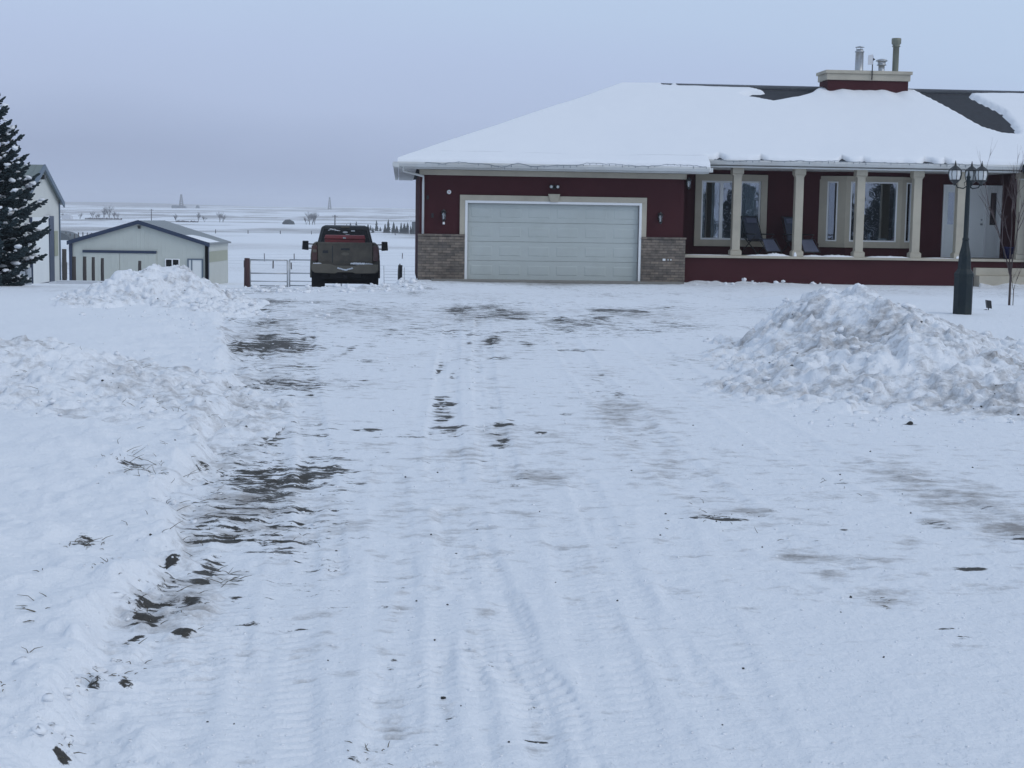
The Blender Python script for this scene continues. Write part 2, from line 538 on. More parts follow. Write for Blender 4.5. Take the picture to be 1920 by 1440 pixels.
def terrain(X, Y):
    z = np.interp(Y, _TY, _TZ)
    far = sstep(700, 1500, Y)
    z = z + far * 5.0 * fbm(X / 420, Y / 420, 3, 5) + sstep(100, 400, Y) * .25 * fbm(X / 60, Y / 60, 3, 6)
    z = z + sstep(-300, -900, X) * sstep(900, 2400, Y) * 3.5
    # level yard under and beside the house
    k = sstep(-3.3, -2.7, X) * (1 - sstep(62, 75, Y))
    return z * (1 - k)


# left edge of the ploughed drive (photo pixels on the ground plane)
_le = [(445, 540), (400, 575), (415, 610), (425, 640), (435, 700), (435, 760), (415, 800), (390, 850), (350, 930), (335, 1000), (300, 1070), (240, 1150), (215, 1220), (165, 1300), (110, 1400), (90, 1440)]
_lp = sorted([(atZ(a, b).y, atZ(a, b).x) for a, b in _le])
LEY = np.array([2.0] + [p[0] for p in _lp]); LEX = np.array([_lp[0][1]] + [p[1] for p in _lp])


def polydist(X, Y, pts):
    """distance to polyline and interpolated value columns"""
    best = np.full(X.shape, 1e9, np.float32); vals = [np.zeros(X.shape, np.float32) for _ in pts[0][2:]]
    along = np.zeros(X.shape, np.float32); acc = 0.0
    for a, b in zip(pts[:-1], pts[1:]):
        dx, dy = b[0] - a[0], b[1] - a[1]
        L2 = dx * dx + dy * dy
        t = np.clip(((X - a[0]) * dx + (Y - a[1]) * dy) / L2, 0, 1)
        d = np.hypot(X - a[0] - t * dx, Y - a[1] - t * dy)
        m = d < best
        best = np.where(m, d, best)
        for k in range(len(vals)):
            vals[k] = np.where(m, a[2 + k] + (b[2 + k] - a[2 + k]) * t, vals[k])
        along = np.where(m, acc + t * math.sqrt(L2), along)
        acc += math.sqrt(L2)
    return best, vals, along


def zpts(pl, *extra):
    return [(atZ(p[0], p[1]).x, atZ(p[0], p[1]).y) + tuple(p[2:]) + extra for p in pl]


# tyre tracks: (pixel polyline, half width, lug pitch, lug height, depth)
TRACKS = [
    ([(862, 960), (880, 1050), (928, 1200), (958, 1300), (985, 1440)], 0.15, 0.085, 0.013, 0.018),
    ([(930, 1120), (960, 1230), (1012, 1300), (1045, 1400), (1062, 1440)], 0.13, 0.085, 0.015, 0.022),
    ([(848, 960), (853, 1050), (857, 1200), (872, 1440)], 0.12, 0.09, 0.009, 0.012),
    ([(800, 1120), (786, 1200), (772, 1300), (762, 1440)], 0.15, 0.08, 0.008, 0.014),
    ([(560, 900), (540, 1040), (520, 1200), (500, 1440)], 0.17, 0.08, 0.008, 0.014),
    ([(450, 1000), (430, 1100), (410, 1250)], 0.13, 0.08, 0.006, 0.010),
    ([(480, 580), (462, 700), (470, 850), (430, 950), (345, 1130), (262, 1300), (200, 1440)], 0.30, 0.07, 0.010, 0.012),
    ([(1060, 980), (1095, 1100), (1135, 1250), (1185, 1440)], 0.14, 0.09, 0.006, 0.008),
    ([(1090, 900), (1160, 1080), (1240, 1200), (1330, 1330), (1420, 1440)], 0.10, 0.09, 0.003, 0.010),
    ([(1010, 560), (1100, 700), (1240, 850), (1420, 1000), (1640, 1110)], 0.20, 0.10, 0.004, 0.010),
    ([(1150, 600), (1300, 720), (1500, 840), (1800, 960), (2000, 1030)], 0.25, 0.10, 0.004, 0.012),
    ([(575, 600), (575, 740), (592, 860), (600, 1000), (606, 1080)], 0.13, 0.09, 0.008, 0.012),
    ([(850, 590), (838, 700), (832, 800), (835, 900)], 0.14, 0.12, 0.010, 0.014),
    ([(905, 590), (905, 700), (920, 800), (940, 900)], 0.14, 0.12, 0.008, 0.010),
    ([(730, 880), (735, 1000), (740, 1200), (735, 1440)], 0.12, 0.10, 0.004, 0.010),
    ([(1240, 960), (1300, 1130), (1380, 1320), (1430, 1440)], 0.15, 0.09, 0.004, 0.008),
]
TRACKS = [(zpts([p for p in pl]), hw, lp, lh, dp) for pl, hw, lp, lh, dp in TRACKS]

# snow piles: crest points (photo px, px, distance, half width)
def crest(pl):
    out = []
    for px, py, Y, wd in pl:
        p = atY(px, py, Y)
        out.append((p.x, p.y, max(p.z, 0.0), wd))
    return out


PILE_FARLEFT = crest([(175, 588, 26.6, .8), (200, 555, 27.3, 1.4), (228, 517, 28, 2.1), (262, 507, 28.6, 2.4), (300, 498, 29.2, 2.7), (338, 499, 29.2, 2.6), (360, 524, 28.8, 2.2), (385, 556, 28, 1.6), (412, 585, 26.8, 1.0)])
PILE_NEARLEFT = [crest([(-500, 640, 15.2, 2.0), (-250, 645, 14.8, 2.0), (-60, 642, 14.6, 1.9), (20, 630, 14.4, 1.8), (75, 630, 14.4, 1.7), (140, 648, 14.2, 1.5), (215, 682, 13.8, 1.3), (300, 728, 13.2, 1.1), (370, 775, 12.6, 0.8), (420, 822, 11.9, 0.5)]), crest([(-200, 735, 13.2, 1.2), (-40, 732, 12.9, 1.2), (40, 712, 12.9, 1.3), (85, 718, 12.8, 1.2), (150, 765, 12.5, .9), (230, 795, 12.1, .5)])]
PILE_RIGHT = [crest([(1418, 632, 22, .5), (1450, 606, 22, .7), (1470, 580, 21.8, .9), (1495, 560, 21.4, 1.4), (1530, 546, 21, 1.9), (1570, 543, 20.6, 2.3), (1610, 546, 20.2, 2.3), (1650, 560, 19.6, 2.1), (1690, 592, 18.8, 1.7), (1740, 622, 17.8, 1.5), (1800, 655, 16.9, 1.4)]),
              crest([(1468, 690, 18.0, .7), (1500, 650, 17.8, 1.2), (1545, 618, 17.5, 1.8), (1600, 640, 17.0, 2.2), (1660, 650, 16.6, 2.2), (1712, 618, 16.6, 2.1), (1760, 640, 16.3, 2.0), (1820, 674, 16.0, 1.9), (1880, 698, 15.7, 1.8), (1960, 712, 15.5, 1.7), (2150, 718, 15.3, 1.7), (2400, 712, 15.4, 1.7)])]


def base_ground(X, Y):
    z = terrain(X, Y)
    near = 1 - sstep(60, 90, Y)
    # snow lawn left of the drive
    ex = np.interp(Y, LEY, LEX)
    d = ex - X + 0.18 * fbm(X * 1.3, Y * 1.3, 3, 21)
    left = sstep(-0.02, 0.13, d) * (1 - sstep(27, 34.5, Y)) * near
    z = z + left * (0.10 + 0.05 * fbm(X / 1.6, Y / 1.6, 3, 22) + 0.05 * sstep(0.3, 2.0, d))
    # raised lawn on the right with the lamp post
    r = sstep(4.3, 5.6, X - (Y - 16) * 0.02) * sstep(15.5, 18.5, Y) * (1 - sstep(33.5, 35.5, Y))
    z = z + r * (0.16 + 0.03 * fbm(X / 2.2, Y / 2.2, 3, 23))
    return z, left, r, d


# bare patches: (px, py, rx, ry, strength)
BARE = [(470, 572, 75, 6, .95), (500, 582, 50, 4, .8), (430, 590, 40, 5, .7), (505, 631, 26, 5, 1.1), (455, 647, 36, 6, 1.0), (480, 640, 60, 16, .45), (462, 672, 30, 6, .8), (455, 700, 35, 25, .45), (460, 728, 28, 10, .8), (482, 744, 24, 6, .8), (465, 756, 14, 3, 1), (500, 778, 60, 6, .6),
        (480, 800, 70, 14, .55), (418, 850, 26, 8, 1.35), (480, 836, 60, 16, .85), (450, 860, 60, 8, .9), (430, 890, 50, 34, .65), (500, 912, 20, 10, .95), (425, 962, 50, 16, .85), (440, 945, 24, 12, .9), (405, 1011, 60, 6, 1.4), (400, 985, 60, 26, .75), (520, 1005, 50, 6, .75), (322, 1068, 14, 6, 1.1), (386, 1080, 18, 18, 1.25), (395, 1060, 20, 10, .9),
        (330, 1120, 60, 30, .70), (350, 1140, 20, 14, 1.15), (285, 1135, 26, 8, 1.0), (275, 1168, 22, 9, 1.2), (343, 1187, 15, 6, 1.4), (253, 1195, 9, 10, 1.35), (440, 1085, 26, 11, .85), (441, 1124, 9, 4, 1.2), (222, 1246, 10, 6, 1.2), (178, 1305, 15, 6, 1.0), (237, 1304, 10, 4, 1.2), (118, 1434, 14, 9, 1.3), (150, 1375, 30, 12, .5),
        (575, 634, 14, 4, .9), (573, 652, 20, 5, .9), (562, 660, 20, 3, .8), (575, 702, 12, 3, .9), (577, 732, 11, 4, 1.1), (580, 742, 8, 3, 1.2), (570, 805, 30, 5, .5), (615, 1005, 10, 10, .7),
        (690, 648, 20, 8, .6), (697, 677, 19, 2, 1.2), (657, 655, 8, 8, .9), (715, 693, 6, 2, 1), (740, 693, 5, 2, .9),
        (832, 746, 14, 4, 1.3), (831, 757, 14, 5, 1.6), (833, 768, 14, 3, 1.3), (832, 781, 13, 5, 1.6), (823, 690, 6, 12, .8), (849, 700, 5, 10, .7), (850, 800, 40, 5, .75), (880, 628, 8, 3, 1), (880, 642, 6, 3, 1), (877, 678, 6, 3, 1), (924, 637, 14, 7, 1.3), (930, 645, 25, 8, .6), (1000, 640, 80, 6, .6), (990, 645, 14, 3, 1.1), (940, 672, 16, 4, .9), (1080, 655, 60, 2, .9),
        (680, 582, 90, 10, .72), (660, 572, 24, 3, .9), (730, 600, 40, 8, .7), (780, 572, 30, 8, .6), (860, 581, 34, 7, 1.1), (905, 583, 20, 5, .8), (945, 580, 24, 5, .9), (967, 598, 18, 2.5, 1.35), (940, 600, 20, 4, .8), (870, 601, 26, 3, .8), (1000, 600, 60, 4, .5), (1140, 582, 34, 3, 1.4), (1195, 583, 22, 3, 1.3), (1128, 597, 16, 3, 1.3), (1055, 597, 20, 2, .9), (1245, 577, 50, 4, .8), (1235, 605, 14, 2, 1.1), (1310, 575, 40, 5, .5), (770, 550, 30, 4, .8), (800, 541, 24, 2, .9), (690, 551, 50, 3, .6),
        (700, 805, 16, 3, 1.1), (668, 806, 10, 3, .8), (850, 812, 60, 4, .8), (940, 795, 26, 4, 1.0), (1012, 810, 12, 3, 1.3), (944, 822, 12, 4, 1.4), (840, 805, 14, 4, 1.0), (1062, 776, 12, 2, 1.3), (958, 786, 8, 2, 1.2), (775, 818, 70, 3, .6), (940, 835, 18, 4, .8), (700, 820, 30, 5, .6), (1160, 738, 10, 4, 1.2), (1105, 700, 15, 4, .7), (1125, 702, 8, 2, 1.1), (1012, 865, 7, 7, .9), (875, 855, 14, 6, .6),
        (960, 908, 16, 6, .85), (1000, 890, 40, 10, .55), (1045, 925, 26, 4, .9), (1340, 974, 60, 4, 1.05), (1400, 970, 50, 6, .7), (1300, 975, 10, 3, 1.2), (1432, 965, 30, 8, .6), (1500, 940, 30, 6, .45), (1620, 930, 60, 12, .3), (1700, 880, 40, 16, .5), (1880, 960, 70, 26, .4), (1915, 1010, 20, 8, .9), (1790, 1000, 14, 6, .9), (1755, 985, 34, 8, .6), (1830, 1069, 26, 4, 1.15), (1850, 1075, 20, 3, 1), (1706, 794, 9, 2, 1.2),
        (1582, 995, 10, 3, 1.0), (1690, 1020, 14, 6, .7), (1505, 1040, 24, 8, .45), (1530, 1055, 14, 4, .7), (1655, 1125, 24, 8, .75), (1780, 1180, 14, 4, .6), (1800, 1198, 14, 6, .5), (1870, 1330, 18, 5, .6), (1650, 1075, 30, 8, .4),
        (1000, 1300, 14, 3, .9), (1012, 1382, 30, 3, .9), (1036, 1415, 26, 3, 1.0), (1005, 1315, 16, 3, .7), (922, 1240, 26, 2, .6), (680, 1405, 16, 10, .85), (665, 1432, 22, 8, .85), (738, 1245, 8, 14, .55), (790, 1280, 6, 4, .9), (842, 1350, 12, 6, .6), (640, 1030, 20, 6, .4), (1165, 1090, 12, 2, 1.1),
        (250, 905, 30, 6, 1.0), (275, 912, 20, 8, .8), (300, 920, 20, 5, .8), (272, 795, 22, 7, 1.15), (160, 1050, 18, 8, 1.1), (192, 1106, 5, 4, .9), (375, 812, 20, 6, .6), (70, 760, 50, 20, .45), (55, 780, 12, 6, 1), (20, 790, 6, 4, 1.1), (125, 683, 6, 3, 1.2), (160, 700, 10, 20, .7), (205, 735, 8, 8, .9), (170, 1345, 14, 5, .8)]
DIRT = [(1010, 895, 60, 16, 1.0), (880, 850, 50, 12, .7), (700, 835, 60, 10, .5), (1160, 765, 60, 26, .9), (1130, 700, 60, 16, .5), (1400, 960, 110, 14, .9), (1240, 890, 60, 26, .4), (1300, 930, 80, 10, .5), (1700, 890, 80, 30, 1.1), (1800, 930, 120, 34, 1.0), (1900, 985, 90, 36, 1.2), (1600, 930, 80, 14, .7), (1500, 1045, 60, 16, 1.0), (1560, 1080, 40, 16, .8), (1650, 1115, 50, 16, .9), (1760, 985, 50, 14, 1.0), (1700, 1020, 30, 12, .8), (1640, 1060, 60, 12, .7), (1820, 1110, 60, 10, .6), (1870, 1320, 50, 20, .5),
        (450, 820, 90, 60, .8), (430, 960, 90, 60, .9), (330, 1130, 90, 60, .9), (470, 720, 70, 60, .5), (480, 620, 90, 40, .6), (560, 1000, 100, 16, .5), (680, 585, 180, 20, .6), (900, 590, 140, 18, .6), (1180, 590, 120, 14, .6), (930, 640, 90, 16, .7), (940, 720, 40, 50, .35), (950, 810, 90, 20, .7), (832, 765, 20, 40, .5), (750, 545, 90, 10, .4), (300, 780, 60, 20, .8), (375, 810, 40, 14, .8), (260, 908, 60, 16, .8), (740, 1150, 16, 90, .5), (745, 1350, 26, 60, .6), (840, 1340, 20, 16, .8), (690, 1410, 34, 24, .6), (1000, 1360, 50, 50, .5), (910, 1150, 26, 30, .5), (1650, 1130, 30, 12, .8), (980, 960, 60, 10, .3), (600, 1190, 26, 60, .4), (160, 1055, 40, 14, .5), (1000, 531, 230, 4, 1.2)]


def blobs(X, Y, lst, grow=1.0):
    out = np.zeros(X.shape, np.float32)
    for px, py, rx, ry, s in lst:
        c = atZ(px, py)
        r1 = rx * c.y / F_PX * grow
        r2 = max(ry * c.y * c.y / (F_PX * CAM_Z), 0.02) * grow
        if X.ndim == 2:
            rows = np.where((Y[:, 0] > c.y - 3 * r2) & (Y[:, 0] < c.y + 3 * r2))[0]
            if len(rows) == 0:
                continue
            sl_ = slice(rows[0], rows[-1] + 1)
        else:
            sl_ = slice(None)
        x = X[sl_]; y = Y[sl_]
        g = s * np.exp(-(((x - c.x) / r1) ** 2 + ((y - c.y) / r2) ** 2) * 0.9)
        out[sl_] = np.maximum(out[sl_], g)
    return out


du_a, du_b = -3.4, 3.6


def ground_full(X, Y):
    z, left, r, d = base_ground(X, Y)
    near = (1 - sstep(55, 80, Y))
    yard = near * (1 - left) * (1 - r)
    amp = 0.010
    z = z + near * amp * fbm(X / 0.45, Y / 0.45, 4, 31) * (0.8 + .6 * left)
    z = z + near * (0.0055 * fbm(X / 0.10, Y / 0.10, 3, 32, .6) + 0.006 * np.maximum(fbm(X / 0.17, Y / 0.17, 3, 34, .6) - .15, 0))
    z = z + near * 0.018 * fbm(X / 1.8, Y / 1.8, 2, 33)
    trk = np.zeros(X.shape, np.float32)
    nw = 0.05 * fbm(X / 0.5, Y / 0.5, 3, 41)
    brk = sstep(-0.35, 0.25, fbm(X / 0.35, Y / 0.35, 3, 44))
    for pl, hw, lp, lh, dp in TRACKS:
        dd, _, al = polydist(X, Y, pl)
        m = (1 - sstep(hw * 0.75, hw * 1.15, dd + nw * 0.6)) * (1 - sstep(30, 42, Y)) * (0.35 + 0.65 * brk)
        ys_ = np.array([p[1] for p in pl][::-1]); xs_ = np.array([p[0] for p in pl][::-1])
        if ys_[0] > ys_[-1]: ys_ = ys_[::-1]; xs_ = xs_[::-1]
        sx_ = X - np.interp(Y, ys_, xs_) + nw * .12
        side = np.where(sx_ > 0, 1.0, 0.0)
        col = np.exp(-((np.abs(sx_) - hw * .52) / (hw * .40)) ** 6)
        ph = (al + nw * 0.12 + np.abs(sx_) * 0.22) / lp + side * .5
        gv = np.exp(-(((ph % 1.0) - 0.5) / 0.15) ** 2) * col
        lug = 1 - gv
        wear = sstep(-.5, .3, fbm(X / .6, Y / .9, 3, 45))
        z = z - m * dp * .55 - m * gv * lh * 2.3 * wear
        z = z + 0.006 * np.exp(-((dd - hw * 1.1) / 0.05) ** 2) * (1 - left) * near
        trk = np.maximum(trk, m * (1 - lug))
    # lumpy torn edge of the ploughed strip on the left
    eb = np.exp(-(d / 0.30) ** 2) * near * (1 - sstep(36, 40, Y))
    z = z + eb * (0.055 * np.maximum(fbm(X / 0.15, Y / 0.15, 3, 51), 0) * 1.6 + 0.02 * fbm(X / 0.5, Y / 0.5, 2, 52))
    wide = np.exp(-((d - .7) / 0.8) ** 2) * near * (1 - sstep(36, 40, Y))
    z = z + wide * (0.075 * np.maximum(fbm(X / 0.36, Y / 0.36, 3, 53), -.2) + .03 * np.maximum(fbm(X / 0.13, Y / 0.13, 3, 54), 0))
    # ploughed ridge where the drive ends by the truck, and along the porch
    rg = np.exp(-((Y - 37.2 - .3 * fbm(X / 1.5, Y * 0, 2, 61)) / 0.55) ** 2) * sstep(-2.2, -2.9, X) * sstep(-9.5, -8.0, X)
    z = z + rg * (0.08 + 0.14 * np.maximum(fbm(X / 0.35, Y / 0.35, 3, 62), -.3))
    z = z + .11 * np.exp(-((Y - 38.0) / .6) ** 2) * np.exp(-((X + 4.0) / .9) ** 2) * (.8 + .5 * fbm(X / .3, Y / .3, 3, 66))
    rg3 = np.exp(-((Y - 39.2) / 0.9) ** 2) * np.exp(-((X + 3.0) / .75) ** 2)
    z = z + rg3 * (0.16 + 0.12 * fbm(X / 0.3, Y / 0.3, 3, 63))
    u = (X - HO.x) * HU.x + (Y - HO.y) * HU.y; v = (X - HO.x) * HV.x + (Y - HO.y) * HV.y
    pr = np.exp(-((v + 0.12) / 0.28) ** 2) * sstep(3.75, 3.95, u) + np.exp(-((v + .42) / .25) ** 2) * sstep(10.6, 11.2, u)
    z = z + pr * (0.07 + 0.11 * np.maximum(fbm(u / 0.45, v / 0.45, 3, 64), -.4))
    # attributes
    bare = np.minimum(blobs(X, Y, BARE, 1.5) * 0.98, 1.06) * (1 - r)
    base = yard * (0.06 + 0.12 * sstep(6, 9, Y) + 0.20 * sstep(9, 16, Y) + .32 * np.exp(-((Y - 27.8) / 4.0) ** 2) * (1 - sstep(3.0, 6.0, X)) + .62 * np.exp(-((d + .65) / .55) ** 2) * (1 - .5 * sstep(20, 34, Y)) * sstep(5.6, 7.5, Y))
    bare = bare * (0.93 + 0.45 * np.clip(trk * 1.2, 0, 1))
    strip = yard * .60 * np.exp(-((d + .60) / .42) ** 2) * sstep(5.4, 6.6, Y) * (1 - .3 * sstep(24, 34, Y)) * np.clip(.80 + .55 * fbm(X / .8, Y / 1.3, 3, 76), .3, 1.3)
    bare = np.maximum(bare, strip)
    cph = (Y + 0.05 * fbm(X * 2.2, Y * 2.2, 3, 46) + .03 * fbm(X * 9, Y * 5, 2, 47)) / (0.13 + .05 * sstep(9, 14, Y))
    comb = sstep(.25, .75, np.abs(((cph % 1.0) - .5) * 2))
    ck = 1 - sstep(15, 20, Y)
    bare = bare * (1 - ck + ck * (.58 + .52 * comb))
    bare = np.maximum(bare, base * np.clip(0.78 + 1.0 * fbm(X / 1.3, Y / 1.9, 3, 75), 0, 1.3))
    bare = bare + trk * 0.12 * yard
    dirt = blobs(X, Y, DIRT)
    dirt = dirt + yard * (0.38 + 0.50 * fbm(X / 1.5, Y / 2.0, 3, 72)) * sstep(3.5, 8, Y) + trk * 0.30 * yard  # tread grooves tinted too, colour standing in for their lost shade
    dirt = dirt - 0.25 * left * (1 - eb) - 0.3 * r
    # stubble and drift streaks on the far fields
    ff = sstep(55, 120, Y)
    st = fbm(X / 24, Y / 55, 4, 81); st2 = fbm(X / 150, Y / 120, 4, 82)
    lv = sstep(150, 900, Y)
    hill = sstep(1100, 1700, Y)
    dirt = np.where(Y > 55, dirt * (1 - ff) + ff * np.clip((.30 + .30 * lv + .35 * hill + (1.2 + 1.2 * lv) * st * (1 - .5 * hill) + 2.6 * st2 * lv), 0, 1.7), dirt)
    lh_ = sstep(-380, -520, X) * sstep(1900, 2200, Y)
    dirt = dirt + lh_ * 1.6
    rd_ = np.exp(-((Y - 905 - X * .05) / 14) ** 2) * .9 + np.exp(-((Y - 1180 + X * .08) / 22) ** 2) * .7
    dirt = dirt + rd_
    z = z - .03 * sstep(-.95, -.7, v) * (u > du_a) * (u < du_b)
    z = np.where(v > -0.02, np.where((v < 13) & (u > -3.85) & (u < 27), np.minimum(z, 0.0), z), z)
    return z, bare, dirt


def grid_mesh(name, X, Y, Z, bare=None, dirt=None, m=None, keep=None):
    nr, nc = X.shape
    co = np.stack([X, Y, Z], -1).astype(np.float32).reshape(-1, 3)
    i = np.arange(nr * nc).reshape(nr, nc)
    q = np.stack([i[:-1, :-1], i[:-1, 1:], i[1:, 1:], i[1:, :-1]], -1).reshape(-1, 4)
    if keep is not None:
        q = q[keep.reshape(-1)]
    nf = len(q)
    me = bpy.data.meshes.new(name)
    me.vertices.add(len(co)); me.vertices.foreach_set('co', co.ravel())
    me.loops.add(nf * 4); me.loops.foreach_set('vertex_index', q.ravel().astype(np.int32))
    me.polygons.add(nf)
    me.polygons.foreach_set('loop_start', np.arange(nf, dtype=np.int32) * 4)
    try:
        me.polygons.foreach_set('loop_total', np.full(nf, 4, dtype=np.int32))
    except Exception:
        pass
    me.polygons.foreach_set('use_smooth', np.ones(nf, dtype=bool))
    for nm, a in (('bare', bare), ('dirt', dirt)):
        if a is not None:
            at = me.attributes.new(nm, 'FLOAT', 'POINT')
            at.data.foreach_set('value', np.asarray(a, np.float32).ravel())
    me.materials.append(m)
    me.update(calc_edges=True)
    me.validate()
    o = bpy.data.objects.new(name, me)
    COL.objects.link(o)
    return o


iy = np.linspace(1 / 2.9, 1 / 62.0, 860)
rows = np.concatenate([np.linspace(-60, 2.0, 12), [2.5], 1 / iy, 62 * (3200 / 62.0) ** (np.arange(1, 190) / 189)])
cc = np.linspace(-1, 1, 1300)
s_in = np.sign(cc) * np.abs(cc) ** 1.15
W1 = np.where(rows > 2, 0.5 * rows + 1.5, 2.5 + (2 - rows) * 0.8)
W2 = np.maximum(1.1 * np.abs(rows) + 20, 40)
W2 = np.where(rows > 600, np.minimum(W2, 0.5 * rows + 1.5 + 360), W2)
xin = s_in[None, :] * W1[:, None]
te = np.linspace(0, 1, 13)[1:]
xr = W1[:, None] + (W2 - W1)[:, None] * te[None, :] ** 1.5
GX = np.concatenate([-xr[:, ::-1], xin, xr], 1)
GY = np.repeat(rows[:, None], GX.shape[1], 1)
GZ, GB, GD = ground_full(GX, GY)
g = grid_mesh('snowy_ground', GX, GY, GZ, GB, GD, M['ground'])
tag(g, 'snow covered drive, lawns and fields with bare gravel streaks', 'ground', kind='structure')
del GX, GY, GZ, GB, GD


def gz(x, y):
    z, _, _ = ground_full(np.array([[float(x)]]), np.array([[float(y)]]))
    return float(z[0, 0])


# ------------------------------------------------------------------ snow piles
PGRIDS = []


def gz2(x, y):
    z = gz(x, y)
    for a, b, st_, Z, m_ in PGRIDS:
        i, j = int((x - a) / st_), int((y - b) / st_)
        if 0 <= j < Z.shape[0] and 0 <= i < Z.shape[1] and m_[j, i]:
            z = max(z, float(Z[j, i]))
    return z


def pile(name, pts, x0, x1, y0, y1, step, chunks, seed, label, dirtbase, cr_=(0.05, 0.2), xs_=1.5):
    xs = np.arange(x0, x1, step); ys = np.arange(y0, y1, step)
    X, Y = np.meshgrid(xs, ys)
    G, _, _, _ = base_ground(X, Y)
    wob = 0.35 * fbm(X / 1.1, Y / 1.1, 3, seed)
    h = np.zeros_like(X); t = np.zeros_like(X)
    for k_, pl_ in enumerate(pts if isinstance(pts[0], list) else [pts]):
        d, (H, W), al = polydist((X + wob * .5) * xs_, Y + wob * (1 - 2 * k_ * .6), [(p[0] * xs_,) + tuple(p[1:]) for p in pl_])
        tt = np.clip(1 - d / W, 0, 1)
        prof = np.where(tt > 0, 0.6 * tt + 0.4 * (tt * tt * (3 - 2 * tt)), 0)
        t2 = np.clip(1 - d / (W * 1.45 + .15), 0, 1)
        h = np.maximum(h, np.maximum(np.maximum(H - G - .05, 0.04) * prof, .13 * t2 ** 1.5 * np.clip(H * 1.6, .1, 1))); t = np.maximum(t, np.maximum(tt, t2 * .45))
    h = h * (1 + 0.22 * fbm(X / 0.7, Y / 0.7, 3, seed + 1) * (1 - .6 * t))
    rid = 1 - np.abs(fbm(X / 0.28, Y / 0.28, 4, seed + 2, .6)) * 2.2
    h = h + (0.045 * np.clip(rid, -1, 1) + 0.035 * fbm(X / .11, Y / .11, 3, seed + 4, .65)) * sstep(0, .25, t)
    R = np.random.RandomState(seed)
    ok = np.argwhere(t > 0.05)
    extra = np.zeros_like(h)
    for k in range(chunks):
        j, i = ok[R.randint(len(ok))]
        r = cr_[0] + (cr_[1] - cr_[0]) * R.rand() ** 2.5
        n = int(r / step) + 2
        a0, a1, b0, b1 = max(j - n, 0), j + n + 1, max(i - n, 0), i + n + 1
        xx = X[a0:a1, b0:b1] - X[j, i]; yy = Y[a0:a1, b0:b1] - Y[j, i]
        an = R.rand() * math.pi
        p = (xx * math.cos(an) + yy * math.sin(an)) / r; q = (-xx * math.sin(an) + yy * math.cos(an)) / (r * R.uniform(.55, 1))
        # faceted lump: superellipse with a tilted top
        rr = np.maximum(np.abs(p), np.abs(q)) + .25 * np.abs(p + q * R.uniform(-1, 1))
        b = np.clip((1 - rr) * 3, 0, 1) * r * R.uniform(.2, .55) * (1 + .7 * (p * R.uniform(-1, 1) + q * R.uniform(-1, 1)))
        extra[a0:a1, b0:b1] = np.maximum(extra[a0:a1, b0:b1], b)
    h = h + extra * sstep(0, 0.12, t)
    Z = G + h - 0.05 * (1 - sstep(0, .06, t)) - 0.012
    dirt = dirtbase * (0.80 + 0.9 * fbm(X / 0.9, Y / 0.9, 4, seed + 3)) * sstep(0, .15, t) + 0.1
    dirt = dirt - .35 * (extra > 0.03) * R.rand()
    bare = 0.22 * sstep(.15, .6, fbm(X / 0.5, Y / 0.5, 4, seed + 6)) * dirtbase
    PGRIDS.append((x0, y0, step, Z, t > 0))
    keep = (t[:-1, :-1] > 0) | (t[1:, 1:] > 0) | (t[1:, :-1] > 0) | (t[:-1, 1:] > 0)
    o = grid_mesh(name, X, Y, Z, bare, dirt, M['ground'], keep)
    # drop loose verts
    bm = bmesh.new(); bm.from_mesh(o.data)
    bmesh.ops.delete(bm, geom=[v for v in bm.verts if not v.link_faces], context='VERTS')
    bm.to_mesh(o.data); bm.free()
    return tag(o, label, 'snow pile', 'ploughed snow piles beside the drive')


pile('snow_pile', PILE_FARLEFT, -10.5, -4.2, 22, 33.5, 0.025, 1500, 101, 'tall ploughed snow pile in front of the low cream shed', 0.75, (0.04, 0.19), 1.9)
pile('snow_pile', PILE_NEARLEFT, -9.5, -1.8, 9.4, 17.5, 0.022, 1300, 131, 'low near snow pile at the left edge flecked with dirt', 0.85, (0.02, 0.10), 1.2)
pile('snow_pile', PILE_RIGHT, 1.6, 11.5, 12.2, 25, 0.024, 4200, 161, 'largest grey snow pile on the right, between drive and lamp post', 0.95, (0.025, 0.17), 1.25)

# loose clods of snow, twigs and pebbles
cl = MB(); R1 = random.Random(5)


def scatter(px0, px1, py0, py1, n, rmin, rmax, cloud=cl, pw=2.5, squash=.7):
    for _ in range(n):
        px, py = R1.uniform(px0, px1), R1.uniform(py0, py1)
        p = atZ(px, py)
        r = rmin + (rmax - rmin) * R1.random() ** pw
        cloud.blob((p.x, p.y, gz(p.x, p.y) + r * .25), r, R1, squash=squash)


scatter(400, 790, 534, 548, 110, .02, .10)
scatter(700, 790, 528, 542, 30, .03, .10)
scatter(1290, 1780, 527, 534, 60, .03, .09)
scatter(1820, 1950, 526, 534, 20, .03, .12)
scatter(150, 420, 592, 625, 40, .01, .05)
scatter(1390, 1500, 640, 740, 70, .01, .05)
scatter(1480, 1920, 745, 800, 110, .006, .03)
scatter(440, 620, 540, 600, 50, .01, .06)
def on_pile(k, n, rmin, rmax, cloud, pw=3, squash=.8, yr=None):
    a, b, st_, Z, m_ = PGRIDS[k]
    ok_ = np.argwhere(m_)
    for _ in range(n):
        j, i = ok_[R1.randrange(len(ok_))]
        x, y = a + i * st_, b + j * st_
        r = rmin + (rmax - rmin) * R1.random() ** pw
        cloud.blob((x, y, float(Z[j, i]) + r * .25), r, R1, squash=squash)


on_pile(0, 150, .015, .09, cl, 4, .6); on_pile(1, 300, .008, .04, cl, 3.5, .6); on_pile(2, 380, .01, .075, cl, 4, .6)
